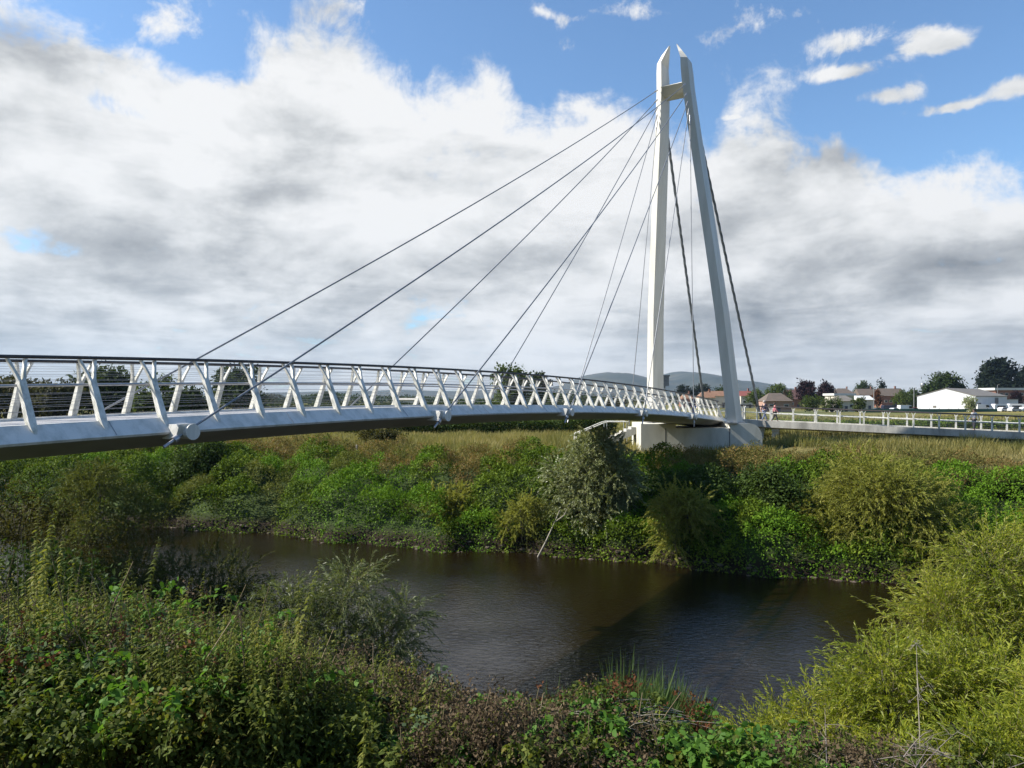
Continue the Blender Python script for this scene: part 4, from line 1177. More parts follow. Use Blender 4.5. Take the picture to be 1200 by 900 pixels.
# around the mast
far_tree('beech_tree', 'dark round tree right of the far mast leg', 802, 452, 24, 420, 'round', 'conifer', 13)
far_tree('beech_tree', 'broad dark round tree midway between the two mast legs', 821, 450, 30, 430, 'dome', 'conifer', 14)
far_tree('beech_tree', 'green tree just left of the near mast leg', 845, 454, 22, 420, 'round', 'tree', 15)
far_tree('garden_tree', 'fresh green tree behind the hip-roofed bungalow', 912, 450, 34, 300, 'round', 'treelight', 16)
far_tree('garden_tree', 'fresh green tree left of the hip-roofed bungalow', 888, 456, 34, 290, 'round', 'treelight', 17)
far_tree('copper_beech', 'dark purple tree, the left one of the copper pair', 945, 446, 25, 300, 'round', 'purple', 18)
far_tree('copper_beech', 'dark purple tree, the right one of the copper pair', 968, 448, 21, 305, 'round', 'purple', 19)
far_tree('garden_bush', 'wide green garden bush below the left copper tree', 955, 463, 34, 240, 'shrub', 'treelight', 20)
far_tree('garden_bush', 'green garden bush in front of the flat-roofed bungalow', 975, 461, 26, 238, 'shrub', 'treelight', 21)
far_tree('garden_bush', 'pale green bush right of the flat-roofed bungalow', 1005, 464, 16, 240, 'shrub', 'treelight', 22)
far_tree('garden_tree', 'dark broad tree on the skyline above the brown roofs', 1011, 448, 24, 520, 'dome', 'tree', 23)
far_tree('spruce_tree', 'dark pointed conifer on the skyline above the brown roofs', 1033, 446, 12, 420, 'conifer', 'conifer', 24)
far_tree('maple_tree', 'small dark red tree among the brown roofs', 1028, 457, 8, 330, 'round', 'rust', 25)
far_tree('garden_tree', 'olive tree left of the white shed', 1058, 457, 26, 300, 'round', 'treelight', 26)
far_tree('garden_tree', 'dark hedge-like tree behind the left end of the white shed', 1072, 455, 26, 310, 'shrub', 'tree', 27)
far_tree('chestnut_tree', 'large dome-shaped tree rising behind the white shed', 1105, 438, 50, 330, 'dome', 'tree', 28, nclump=220)
far_tree('cypress_tree', 'tall ragged dark evergreen behind the red brick block', 1172, 422, 62, 400, 'ragged', 'conifer', 29, nclump=360, nleaf=34)
far_tree('cypress_tree', 'second tall dark evergreen at the right edge of the picture', 1212, 427, 50, 405, 'ragged', 'conifer', 30, nclump=300, nleaf=34)
far_tree('birch_shrub', 'grey-green young birch against the corner of the white shed', 1137, 466, 16, 225, 'poplar', 'willowgrey', 31, cat='shrub')
far_tree('maple_tree', 'dark red shrub in front of the red brick block', 1191, 458, 12, 300, 'round', 'purple', 32)

# far-off woods that read as one mass
rng = np.random.default_rng(91)
n = 52000
X = rng.uniform(-900, 900, n); Yc = 560 + 120 * fbm(X * .004, X * 0, 3)
T = fbm(X * .02, X * 0 + 3, 17, 4)
hgt = 2 + 9 * T
k = rng.random(n) < (.35 + T)
Z = 4.3 + hgt * rng.random(n) ** .7; Yv = Yc + rng.normal(size=n) * 8
pos = np.stack([X, Yv, Z], -1)[k]; n = len(pos)
d = rand_unit(rng, n); side = unit(np.cross(d, rand_unit(rng, n)))
lv = Leaves(); lv.add(*strips(pos, d, side, rng.uniform(1.2, 2.8, n), rng.uniform(.8, 1.8, n), KITE))
tag(lv.build('distant_woods', G['tree']), 'low dark line of distant woods across the plain', 'woods', kind='stuff')

# hedges
def hedge(name, label, p0, p1, h, th, mat, n, L, seed):
    rng = np.random.default_rng(seed); u = rng.random(n)
    x = p0[0] + (p1[0] - p0[0]) * u; y = p0[1] + (p1[1] - p0[1]) * u + rng.uniform(-th, th, n) / 2
    hh = h * (.72 + .5 * fbm(x * .28, y * .28, seed, 3))
    z = gz(x, y) + hh * rng.random(n) ** .75
    pos = np.stack([x, y, z], -1); d = unit(rand_unit(rng, n) + np.array([0, -.3, .3])); side = unit(np.cross(d, rand_unit(rng, n)))
    lv = Leaves(); lv.add(*strips(pos, d, side, L * rng.uniform(.6, 1.4, n), L * .6 * rng.uniform(.6, 1.4, n), KITE))
    return tag(lv.build(name, G[mat]), label, 'hedge')
hedge('hedge', 'dark hedge running along behind the approach ramp', (21, 82), (66, 80), 1.75, 2.2, 'bramble', 30000, .26, 101)
hedge('hedge', 'dark overgrown hedge under the deck behind the dry meadow', (-30, 84), (12, 86), 1.8, 2.5, 'dark', 26000, .26, 102)
hedge('hedge', 'long clipped hedge across the far field left of the lone tree', (-150, 260), (-50, 262), 2.6, 3, 'tree', 9000, .6, 103)
hedge('hedge', 'field hedge in the distance behind the middle of the deck', (-48, 240), (36, 236), 3.0, 3, 'tree', 9000, .6, 104)

# ------------------------------------------------------------------ houses
MAT['brick'] = surf('red_brick', (.26, .12, .085), .9, (.17, .085, .065), .8, .7)
MAT['brickpale'] = surf('pale_brick', (.36, .22, .165), .9, (.28, .18, .14), .8, .7)
MAT['render'] = surf('cream_render', (.55, .51, .44), .9, (.42, .39, .33), .6, .5)
MAT['tilebrown'] = surf('brown_roof_tiles', (.125, .095, .075), .9, (.085, .075, .06), .7, .7)
MAT['tileorange'] = surf('orange_roof_tiles', (.23, .125, .075), .9, (.15, .085, .055), .7, .7)
MAT['tilegrey'] = surf('grey_sheet_roof', (.17, .155, .135), .85, (.11, .10, .085), .5, .7)
MAT['glass'] = surf('window_glass', (.03, .035, .04), .12)
MAT['trimwhite'] = surf('white_trim', (.58, .58, .56), .5)
MAT['shedwhite'] = surf('white_cladding', (.62, .64, .66), .5, (.52, .53, .54), .25, .4)
MAT['shedblue'] = surf('pale_grey_cladding', (.58, .61, .66), .5, (.48, .5, .55), .3, .4)
MAT['doorblue'] = surf('dark_blue_door', (.035, .045, .075), .5)

def house(name, label, px, yeave, yridge, wpx, Y, depth, wall, roof, kind='hip', cat='house', rz=0.0, nwin=3, chimney=True, group=None, storeys=1):
    X = (px - 600) / F * Y; w = wpx / F * Y
    ze = HC - (yeave - HOR) / F * Y; zr = HC - (yridge - HOR) / F * Y; zb = 4.2
    root = empty(name, (X, Y, zb), label, cat, group, rz)
    m = MB(); m.box((0, depth / 2, (ze - zb) / 2), (w * .94, depth * .94, ze - zb)); 
    he = ze - zb; hr = zr - zb
    if kind == 'gable':
        m.rings([[(-w * .47, .03 * depth, he), (-w * .47, .97 * depth, he), (-w * .47, depth / 2, hr - .12)], [(w * .47, .03 * depth, he), (w * .47, .97 * depth, he), (w * .47, depth / 2, hr - .12)]])
    m.build('wall', wall, root)
    r = MB(); o = .35
    a = [(-w / 2, -o, he), (w / 2, -o, he), (w / 2, depth + o, he), (-w / 2, depth + o, he)]
    if kind == 'hip': b = [(-w * .22, depth / 2, hr), (w * .22, depth / 2, hr)]
    elif kind == 'gable': b = [(-w / 2, depth / 2, hr), (w / 2, depth / 2, hr)]
    if kind in ('hip', 'gable'):
        r.add(a + b, [(0, 1, 5, 4), (2, 3, 4, 5), (1, 2, 5), (3, 0, 4), (3, 2, 1, 0)])
    else:
        r.box((0, depth / 2, (he + hr) / 2), (w + .6, depth + .6, hr - he))
    rf = r.build('roof', roof, root)
    if chimney and kind != 'flat':
        c = MB(); c.box((w * .25, depth / 2, hr + .35), (.7, .7, 1.5)); c.box((w * .25, depth / 2, hr + 1.13), (.85, .85, .12)); c.build('chimney', MAT['brick'], rf)
    for st in range(storeys):
        zc = he * (st + .52) / storeys
        for k in range(nwin):
            xx = -w * .40 + w * .80 * (k + .5) / nwin
            isdoor = (k == nwin // 2 and st == 0 and storeys == 1)
            ww, wh = (1.0, 2.0) if isdoor else (min(1.6, w / nwin * .55), 1.2)
            zz = 1.05 if isdoor else zc + .15
            f_ = MB(); f_.box((xx, .03 * depth - .03, zz), (ww, .10, wh)); fo = f_.build('door' if isdoor else 'window', MAT['doorblue'] if isdoor else MAT['trimwhite'], root)
            if not isdoor:
                g_ = MB(); g_.box((xx, .03 * depth - .085, zz), (ww * .84, .03, wh * .8)); g_.build('pane', MAT['glass'], fo)
    return root

house('bungalow', 'hip-roofed brick bungalow with brown tiles behind the people on the ramp', 913, 470, 460.5, 33, 245, 8, MAT['brickpale'], MAT['tilebrown'], 'hip', chimney=False)
house('house', 'orange-roofed house to the right of the far mast leg', 829, 466, 459, 20, 330, 7, MAT['render'], MAT['tileorange'], 'hip', nwin=2)
house('house', 'long orange-roofed house partly behind the near mast leg', 848, 464, 458, 32, 350, 8, MAT['render'], MAT['tileorange'], 'gable', nwin=3, chimney=False)
house('house', 'red-roofed house just right of the near mast leg', 876, 464, 458, 16, 340, 8, MAT['render'], surf('red_roof_tiles', (.20, .06, .05), .9), 'gable', nwin=2)
house('house', 'house with orange tiles showing between the far posts left of the near mast leg', 806, 467, 461, 14, 360, 7, MAT['brick'], MAT['tileorange'], 'hip', nwin=2)
house('bungalow', 'flat-roofed bungalow with a white fascia right of the copper trees', 990, 463.5, 461, 24, 262, 9, MAT['render'], MAT['trimwhite'], 'flat', nwin=3)
house('bungalow', 'low bungalow with a dark grey roof in front of the white-fasciaed one', 992, 470, 463.5, 22, 248, 7, MAT['render'], MAT['tilegrey'], 'hip', nwin=3, chimney=False)
house('garage_block', 'low building with a bright white sloping roof right of the bungalows', 1016, 468.5, 463.5, 18, 270, 8, MAT['render'], MAT['trimwhite'], 'gable', cat='building', nwin=2, chimney=False)
house('house', 'brown-roofed house left of the pointed conifer', 1019, 463, 455.5, 24, 400, 8, MAT['brick'], MAT['tilebrown'], 'gable', nwin=3)
house('house', 'brown-roofed house right of the pointed conifer', 1047, 464, 455, 28, 390, 9, MAT['brick'], MAT['tilebrown'], 'gable', nwin=4)
house('house', 'grey-roofed house on the skyline between copper tree and broad tree', 990, 461, 455, 24, 480, 9, MAT['brick'], MAT['tilebrown'], 'hip', nwin=3)
house('house', 'dull red house half hidden between the bungalow and the left copper tree', 932, 468, 456.5, 18, 320, 8, MAT['brick'], surf('dull_red_tiles', (.10, .05, .045), .9), 'gable', nwin=2)
house('brick_block', 'red brick two-storey block with a flat white roof at the right edge', 1192, 457.2, 454.5, 52, 345, 12, MAT['brick'], MAT['trimwhite'], 'flat', cat='building', nwin=7, storeys=2)
house('farm_shed', 'long low pale shed far off behind the middle of the deck', 478, 468.5, 466.5, 30, 420, 9, MAT['render'], MAT['render'], 'gable', cat='building', nwin=4, chimney=False)

def white_shed():
    k = 251.0 / F
    root = empty('white_shed', (141.3, 258.0, 4.3), 'large white gabled shed with a grey sheet roof beyond the field', 'building', rz=R(-50))
    w = 18.1; hw = w / 2; he = HC - (464.5 - HOR) * k - 4.3; hr = HC - (455.6 - HOR) * k - 4.3; dp = 31.0
    m = MB()
    prof = [(0, 0), (w, 0), (w, he), (hw, hr), (0, he)]
    m.rings([[(x, 0, z) for x, z in prof], [(x, dp, z) for x, z in prof]])
    m.build('wall', [MAT['shedwhite']], root)
    r = MB()
    for e in ((-.3, he - .10), (w + .3, he - .10)):
        t = (hw, hr)
        r.rings([[(e[0], -.15, e[1] + .06), (t[0], -.15, t[1] + .06), (t[0], -.15, t[1] + .26), (e[0], -.15, e[1] + .26)], [(e[0], dp + .15, e[1] + .06), (t[0], dp + .15, t[1] + .06), (t[0], dp + .15, t[1] + .26), (e[0], dp + .15, e[1] + .26)]])
    r.build('roof', MAT['tilegrey'], root)
    sd = MB(); sd.box((w + .03, dp / 2, he / 2 - .1), (.05, dp - .6, he - .5)); sd.build('side_cladding', MAT['shedblue'], root)
    for y0, wd, z1 in ((3.2, 3.2, 3.0), (20.0, 3.4, he - .5)):
        d_ = MB(); d_.box((w + .09, y0, z1 / 2 + .05), (.06, wd, z1)); d_.build('door', MAT['doorblue'], root)
    v = MB(); v.box((hw * .62, -.04, 1.7), (1.0, .06, .7)); v.build('vent', MAT['tilegrey'], root)
    ex = MB(); ex.box((w - 4, dp + 6.2, 2.1), (8, 12, 4.2)); ex.build('rear_extension', MAT['shedblue'], root)
    er = MB(); er.box((w - 4, dp + 6.3, 4.3), (8.6, 12.4, .22)); er.build('extension_roof', MAT['tilebrown'], root)
white_shed()

# green mesh fence in front of the sheds
MAT['fencegreen'] = surf('green_windbreak', (.045, .13, .10), .8, (.03, .08, .06), .4, .7)
fr = empty('windbreak_fence', ((1010 - 600) / F * 225, 225, 4.3), 'long low green windbreak fence in front of the white shed', 'fence')
L_ = 170 / F * 225
for k in range(15):
    x0 = L_ * k / 15
    m = MB(); m.box((x0, 0, .75), (.09, .09, 1.5)); m.build('post', MAT['tilegrey'], fr)
    if k < 14:
        m = MB(); m.box((x0 + L_ / 30, -.06, .72), (L_ / 15 * .985, .03, 1.15)); m.build('panel', MAT['fencegreen'], fr)

# ------------------------------------------------------------------ poles
def pole(name, label, px, ytop, Y, r, head, cat='post', mat=None, zb=4.2):
    X = (px - 600) / F * Y; h = HC - (ytop - HOR) / F * Y - zb
    root = empty(name, (X, Y, zb), label, cat)
    m = MB(); m.tube([(0, 0, -.3), (0, 0, h)], [r, r * .7], 8); m.build('pole', mat or MAT['steel'], root)
    m = MB()
    if head == 'lamp': m.tube([(0, 0, h - .1), (0, -.5, h + .12), (0, -.95, h + .12)], .05, 6); m.box((0, -1.1, h + .1), (.25, .6, .12)); m.build('lamp_head', MAT['tilegrey'], root)
    elif head == 'box': m.box((0, 0, h), (.9, .9, 1.2)); m.box((0, 0, h + .72), (1.1, 1.1, .2)); m.build('head_box', MAT['cable'], root)
    elif head == 'tank': m.tube([(0, 0, h - 4.2), (0, 0, h - 3.4), (0, 0, h), (0, 0, h + .3)], [1.2, 2.2, 2.3, 1.6], 14); m.build('tank', MAT['cable'], root)
    return root
pole('camera_mast', 'dark camera mast standing right beside the far mast leg', 779, 447, 95, .12, 'box', 'mast', MAT['cable'])
pole('street_lamp', 'pale lamp post among the brown roofs', 1024, 454, 250, .16, 'lamp', 'lamp post')
pole('street_lamp', 'pale lamp post left of the white shed', 1071, 455, 245, .16, 'lamp', 'lamp post')
pole('water_tower', 'dark round water tower on the skyline left of the dome-shaped tree', 1081.5, 449, 700, 1.1, 'tank', 'tower', MAT['cable'])
pole('street_lamp', 'slim lamp post on the roof line in front of the tall evergreens', 1169, 451, 330, .16, 'lamp', 'lamp post')

# ------------------------------------------------------------------ vehicles
MAT['tyre'] = surf('tyre', (.02, .02, .02), .8)
def car(label, px, Y, paint, kind='car', rz=0.0, cat=None):
    X = (px - 600) / F * Y
    g = gz1(X, Y)
    root = empty('parked_' + kind, (X, Y, g), label, cat or kind, 'vehicles parked beyond the field', rz)
    if kind == 'van':
        prof = [(-2.5, .35), (2.3, .35), (2.5, .55), (2.48, 1.05), (1.75, 1.25), (1.2, 2.15), (.9, 2.25), (-2.4, 2.25), (-2.5, 2.1)]; hw = .95
        win = [(1.62, 1.28), (1.15, 2.02), (.35, 2.02), (.35, 1.28)]
    elif kind == 'caravan':
        prof = [(-2.6, .45), (2.5, .45), (2.75, .9), (2.6, 1.7), (2.2, 2.45), (1.6, 2.6), (-2.1, 2.6), (-2.55, 2.3)]; hw = 1.1
        win = [(-1.6, 1.35), (-1.6, 2.05), (1.4, 2.05), (1.4, 1.35)]
    else:
        prof = [(-2.1, .3), (2.05, .3), (2.15, .55), (2.1, .82), (1.1, .98), (.45, 1.42), (.1, 1.47), (-1.25, 1.45), (-1.95, 1.0), (-2.15, .85)]; hw = .86
        win = [(.95, .98), (.38, 1.36), (-1.2, 1.36), (-1.72, .98)]
    m = MB(); m.rings([[(x, -hw * (.86 if z > 1.2 else 1), z) for x, z in prof], [(x, hw * (.86 if z > 1.2 else 1), z) for x, z in prof]])
    m.build('body', paint, root)
    for s_ in (-1, 1):
        m = MB(); y0 = s_ * (hw * .94 + .03) if kind == 'car' else s_ * (hw * .95 + .03)
        m.rings([[(x, y0, z) for x, z in win], [(x, y0 + s_ * .025, z) for x, z in win]]); m.build('side_window', MAT['glass'], root)
        for xx in ((-.1,) if kind == 'caravan' else (-1.35, 1.35)):
            m = MB(); m.tube([(xx, s_ * (hw - .18), .32), (xx, s_ * (hw + .02), .32)], .32, 14); wo = m.build('wheel', MAT['tyre'], root)
            m = MB(); m.tube([(xx, s_ * (hw + .02), .32), (xx, s_ * (hw + .04), .32)], .19, 10); m.build('hub', MAT['steel'], wo)
    if kind != 'caravan':
        for yy in (-.6, .6):
            m = MB(); m.box((prof[2][0] - .02, yy, .68), (.06, .3, .16)); m.build('headlight', MAT['trimwhite'], root)
    return root
PW = surf('white_car_paint', (.78, .78, .77), .3); PD = surf('dark_blue_car_paint', (.02, .025, .045), .3); PR = surf('red_car_paint', (.42, .03, .025), .3); PS = surf('silver_car_paint', (.48, .49, .5), .3)
car('dark blue van parked below the brown roofs', 1043, 236, PD, 'van', .05)
car('dark blue car parked left of the dark blue van', 1031, 238, PD, 'car', -.1)
car('silver car nosing out beside the dark van', 1049, 232, PS, 'car', .4)
car('white van parked left of the white shed', 1062, 232, PW, 'van', .1)
car('red car parked between the white van and the shed', 1071, 233, PR, 'car', .1)
car('white caravan parked beside the shed wall, behind the other white vehicles', 1171, 246, PW, 'caravan', .15)
car('white car in front of the caravan, nearest the shed doors', 1177, 232, PW, 'car', .25)
car('white caravan beyond the silver car at the right', 1190, 247, PW, 'caravan', -.1)
car('silver car between the white cars at the right edge', 1189, 230, PS, 'car', .3)
car('white car at the extreme right of the row', 1202, 231, PW, 'car', .2)
car('white van behind the green fence left of the caravans', 1152, 240, PW, 'van', .1)

# ------------------------------------------------------------------ people on the ramp
SKIN = surf('skin', (.45, .28, .20), .6); HAIRM = {'dark': surf('dark_hair', (.03, .02, .015), .7), 'grey': surf('grey_hair', (.35, .33, .31), .7), 'fair': surf('fair_hair', (.30, .2, .1), .7)}
def cloth(name, c): return surf(name, c, .85)
def skin_mesh(name, verts, edges, rads, mat, parent, sub=1):
    me = bpy.data.meshes.new(name); me.from_pydata(verts, edges, [])
    o = bpy.data.objects.new(name, me); COL.objects.link(o)
    o.modifiers.new('s', 'SKIN'); sv = me.skin_vertices[0].data
    for i, r_ in enumerate(rads): sv[i].radius = (r_, r_) if not isinstance(r_, tuple) else r_
    sv[0].use_root = True
    if sub: m_ = o.modifiers.new('u', 'SUBSURF'); m_.levels = sub; m_.render_levels = sub
    dg = bpy.context.evaluated_depsgraph_get()
    nm = bpy.data.meshes.new_from_object(o.evaluated_get(dg))
    bpy.data.objects.remove(o)
    nm.polygons.foreach_set('use_smooth', [True] * len(nm.polygons))
    nm.materials.clear()
    return link_mesh(name, nm, mat, parent)

def person(label, loc, rz, H, top, legs, hair, stride=.25, swing=.25, pack=None, group=None):
    """walking figure facing local -y"""
    k = H / 1.74
    root = empty('person', loc, label, 'person', group, rz)
    V = []; E = []; Rr = []
    def add(p, r_, par=None):
        V.append((p[0] * k, p[1] * k, p[2] * k)); Rr.append(r_ * k if not isinstance(r_, tuple) else (r_[0] * k, r_[1] * k))
        if par is not None: E.append((par, len(V) - 1))
        return len(V) - 1
    pel = add((0, 0, .93), (.15, .105)); wa = add((0, .0, 1.10), (.135, .10), pel); ch = add((0, .01, 1.32), (.16, .11), wa)
    nk = add((0, 0, 1.48), .058, ch); hd0 = add((0, -.01, 1.56), .075, nk); hd = add((0, -.015, 1.645), (.082, .098), hd0); hd1 = add((0, -.005, 1.71), .06, hd)
    ns = add((0, -.115, 1.62), .012, hd)
    arms = []; feet = []
    for s_ in (-1, 1):
        sh = add((s_ * .185, .01, 1.42), .058, ch); el = add((s_ * .235, .03 + s_ * swing * .35, 1.14), .042, sh); wr = add((s_ * .235, -.06 + s_ * swing * .8, .90), .028, el)
        hn = add((s_ * .235, -.075 + s_ * swing * .9, .84), (.034, .02), wr)
        for f_, (dx, ln) in enumerate(((-.026, .075), (-.009, .085), (.009, .08), (.024, .065))):
            a = add((s_ * .235 + dx * .6, -.08 + s_ * swing * .95 + dx * .5, .80), .0085, hn); add((s_ * .235 + dx * .6, -.088 + s_ * swing + dx * .5, .80 - ln * .9), .007, a)
        add((s_ * .215, -.12 + s_ * swing * .95, .80), .0095, hn)
        arms.append((V[sh], V[el], V[wr]))
        hp = add((s_ * .095, 0, .88), .092, pel); kn = add((s_ * .10, -s_ * stride * .45 - .03, .49), .058, hp); an = add((s_ * .10, -s_ * stride + (.05 if s_ < 0 else 0), .085), .04, kn)
        add((s_ * .11, -s_ * stride - .15, .035), (.042, .03), an)
        feet.append((V[hp], V[kn], V[an], V[-1]))
    body = skin_mesh('body', V, E, Rr, SKIN, root, 1)
    # clothes over the body
    cv = [(0, 0, .90 * k), (0, 0, 1.10 * k), (0, .01 * k, 1.32 * k), (0, 0, 1.46 * k)]; ce = [(0, 1), (1, 2), (2, 3)]; cr = [(.175 * k, .135 * k), (.155 * k, .125 * k), (.18 * k, .132 * k), .075 * k]
    for sh, el, wr in arms:
        b = len(cv); cv += [sh, el, wr]; ce += [(2, b), (b, b + 1), (b + 1, b + 2)]; cr += [.075 * k, .058 * k, .044 * k]
    skin_mesh('jacket', cv, ce, cr, top, root, 1)
    tv = [(0, 0, .95 * k)]; te = []; tr_ = [(.165 * k, .12 * k)]
    for hp, kn, an, ft in feet:
        b = len(tv); tv += [hp, kn, (an[0], an[1], an[2] + .03 * k)]; te += [(0, b), (b, b + 1), (b + 1, b + 2)]; tr_ += [.105 * k, .075 * k, .06 * k]
    skin_mesh('trousers', tv, te, tr_, legs, root, 1)
    sm_ = MB()
    for hp, kn, an, ft in feet:
        a = Vector(an); f_ = Vector(ft)
        sm_.rings([[(a.x - .045, a.y + .06, a.z - .085), (a.x + .045, a.y + .06, a.z - .085), (a.x + .045, a.y + .06, a.z), (a.x - .045, a.y + .06, a.z)], [(f_.x - .05, f_.y - .06, f_.z - .035), (f_.x + .05, f_.y - .06, f_.z - .035), (f_.x + .045, f_.y - .05, f_.z + .035), (f_.x - .045, f_.y - .05, f_.z + .035)]])
    sm_.build('shoes', cloth('shoe', (.04, .04, .045)), root)
    hm = MB(); bm_ = bmesh.new(); bmesh.ops.create_uvsphere(bm_, u_segments=14, v_segments=10, radius=.118 * k)
    vs = [(v.co.x * .92, v.co.y * 1.08 + .022 * k, v.co.z + 1.665 * k) if (v.co.z > -.01 or v.co.y > -.01) else (v.co.x * .6, v.co.y * .5 + .03 * k, v.co.z * .5 + 1.655 * k) for v in bm_.verts]
    hm.add(vs, [tuple(v.index for v in f_.verts) for f_ in bm_.faces], 0, True); bm_.free()
    hm.build('hair', hair, root)
    em = MB()
    for s_ in (-1, 1): em.box((s_ * .033 * k, -.108 * k, 1.648 * k), (.02 * k, .012 * k, .011 * k))
    em.build('eyes', MAT['tyre'], root)
    mm = MB(); mm.box((0, -.100 * k, 1.575 * k), (.045 * k, .012 * k, .010 * k)); mm.build('mouth', cloth('lips', (.30, .12, .10)), root)
    if pack is not None:
        pm_ = MB(); pm_.rings([[(-.14 * k, .12 * k, 1.05 * k), (.14 * k, .12 * k, 1.05 * k), (.12 * k, .27 * k, 1.05 * k), (-.12 * k, .27 * k, 1.05 * k)], [(-.15 * k, .12 * k, 1.3 * k), (.15 * k, .12 * k, 1.3 * k), (.13 * k, .28 * k, 1.3 * k), (-.13 * k, .28 * k, 1.3 * k)], [(-.12 * k, .12 * k, 1.46 * k), (.12 * k, .12 * k, 1.46 * k), (.1 * k, .20 * k, 1.46 * k), (-.1 * k, .20 * k, 1.46 * k)]])
        tag(pm_.build('backpack', pack, root), None)
    return root

def ramp_pos(px, v=0.0):
    best = None
    for l in np.linspace(0, 34, 400):
        p, d, n = RAT(l); q_ = p + n * v
        e = abs(600 + F * q_.x / q_.y - px)
        if best is None or e < best[0]: best = (e, l)
    return RQ(best[1], v, 0.005)
JEANS = cloth('blue_jeans', (.12, .15, .24)); DARKT = cloth('dark_trousers', (.025, .025, .032))
person('person in a navy jacket and blue jeans walking at the start of the ramp', ramp_pos(896, -.2), R(100), 1.76, cloth('navy_jacket', (.018, .02, .05)), JEANS, HAIRM['grey'])
person('person in a pink top and dark trousers walking on the ramp beside the navy jacket', ramp_pos(908.5, .5), R(75), 1.62, cloth('pink_top', (.45, .14, .17)), DARKT, HAIRM['dark'])
person('person in a pale top walking alone on the right half of the ramp', ramp_pos(1141, .1), R(-70), 1.68, cloth('pale_top', (.55, .53, .52)), DARKT, HAIRM['dark'], stride=.14)
bp = B(50.6, -.2, .005)
person('person in blue trousers on the deck between the mast legs', bp, R(-30), 1.70, cloth('dark_blue_top', (.02, .025, .06)), cloth('bright_blue_trousers', (.05, .08, .30)), HAIRM['dark'])

# ------------------------------------------------------------------ air
hz_box = MB(); hz_box.box((0, 2900, 200), (17000, 5980, 406)); 

hm_, hnt, hout = new_mat('haze_air')
pv = hnt.nodes.new('ShaderNodeVolumePrincipled')
pv.inputs['Color'].default_value = (.52, .72, .94, 1); pv.inputs['Density'].default_value = HAZE; pv.inputs['Anisotropy'].default_value = 0.2
hnt.links.new(pv.outputs[0], hout.inputs['Volume'])
hz = hz_box.build('haze', hm_)
tag(hz, 'thin bluish air between the river and the hills', 'haze', kind='stuff')

# ------------------------------------------------------------------ sun and sky
SUN_AZ = -90.0     # degrees from straight ahead, towards the left
SUN_EL = 39.5
sd = Vector((math.sin(R(SUN_AZ)) * math.cos(R(SUN_EL)), math.cos(R(SUN_AZ)) * math.cos(R(SUN_EL)), math.sin(R(SUN_EL))))
sl = bpy.data.lights.new('sun', 'SUN'); sl.energy = 5.0; sl.angle = R(.53); sl.color = (1, .945, .86)
so = bpy.data.objects.new('sun', sl); COL.objects.link(so); so.rotation_euler = sd.to_track_quat('Z', 'Y').to_euler(); so.location = (-60, 10, 80)

w = bpy.data.worlds.new('World'); scene.world = w; w.use_nodes = True
nt = w.node_tree
for n in list(nt.nodes): nt.nodes.remove(n)
wo = nt.nodes.new('ShaderNodeOutputWorld'); bgn = nt.nodes.new('ShaderNodeBackground'); nt.links.new(bgn.outputs[0], wo.inputs[0])
bgn.inputs[1].default_value = 0.074
st = nt.nodes.new('ShaderNodeTexSky'); st.sky_type = 'NISHITA'; st.sun_disc = False
st.sun_elevation = R(SUN_EL); st.sun_rotation = R(SUN_AZ % 360); st.altitude = 20; st.air_density = 1.0; st.dust_density = .6; st.ozone_density = 2.2
tc = nt.nodes.new('ShaderNodeTexCoord'); dirv = tc.outputs['Generated']
sx = nt.nodes.new('ShaderNodeSeparateXYZ'); nt.links.new(dirv, sx.inputs[0])
M = lambda op, a, b=None, c=None, clamp=False: mth(nt, op, a, b, c, clamp)
az0 = M('MULTIPLY', M('ARCTAN2', sx.outputs[0], sx.outputs[1]), 180 / math.pi)
el0 = M('MULTIPLY', M('ARCSINE', sx.outputs[2]), 180 / math.pi)
def AZ(px): return math.degrees(math.atan((px - 600) / F))
def EL(px, py): return math.degrees(math.atan((HOR - py) / F * math.cos(math.atan((px - 600) / F))))
# cloud layer seen in perspective: flatter and denser towards the horizon
zc = M('ADD', M('MAXIMUM', sx.outputs[2], 0.0), 0.085)
cx = nt.nodes.new('ShaderNodeCombineXYZ')
nt.links.new(M('DIVIDE', sx.outputs[0], zc), cx.inputs[0]); nt.links.new(M('DIVIDE', sx.outputs[1], zc), cx.inputs[1])
mpp = nt.nodes.new('ShaderNodeMapping'); mpp.inputs['Location'].default_value = (3.1, 1.7, .4); nt.links.new(cx.outputs[0], mpp.inputs[0])
plane = mpp.outputs[0]
nA = noise(nt, 5.2, dirv, 5, .62, .25)          # billows, in direction
mpz = nt.nodes.new('ShaderNodeMapping'); mpz.inputs['Scale'].default_value = (1, 1, 2.3); mpz.inputs['Location'].default_value = (.7, .2, .9); nt.links.new(dirv, mpz.inputs[0])
nB = noise(nt, 3.1, mpz.outputs[0], 9, .62, .2)        # layer structure
nP = noise(nt, 1.7, plane, 9, .6, .3)
mpl = nt.nodes.new('ShaderNodeMapping'); mpl.inputs['Scale'].default_value = (1, 1, 2.3); mpl.inputs['Location'].default_value = (.7 - .055, .2, .9 + .085); nt.links.new(dirv, mpl.inputs[0])
nL = noise(nt, 3.1, mpl.outputs[0], 6, .56, .2); nL0 = noise(nt, 3.1, mpz.outputs[0], 6, .56, .2)
nC = noise(nt, 5.6, mpz.outputs[0], 9, .58, .25)          # shading of the layer
nD = noise(nt, 14.0, dirv, 7, .66, .3)          # frayed edges
sA = nt.nodes.new('ShaderNodeSeparateColor'); nt.links.new(nA.outputs['Color'], sA.inputs[0])
az = M('ADD', az0, M('MULTIPLY', M('SUBTRACT', sA.outputs[0], .5), 9.0))
el = M('ADD', el0, M('MULTIPLY', M('SUBTRACT', sA.outputs[1], .5), 6.5))
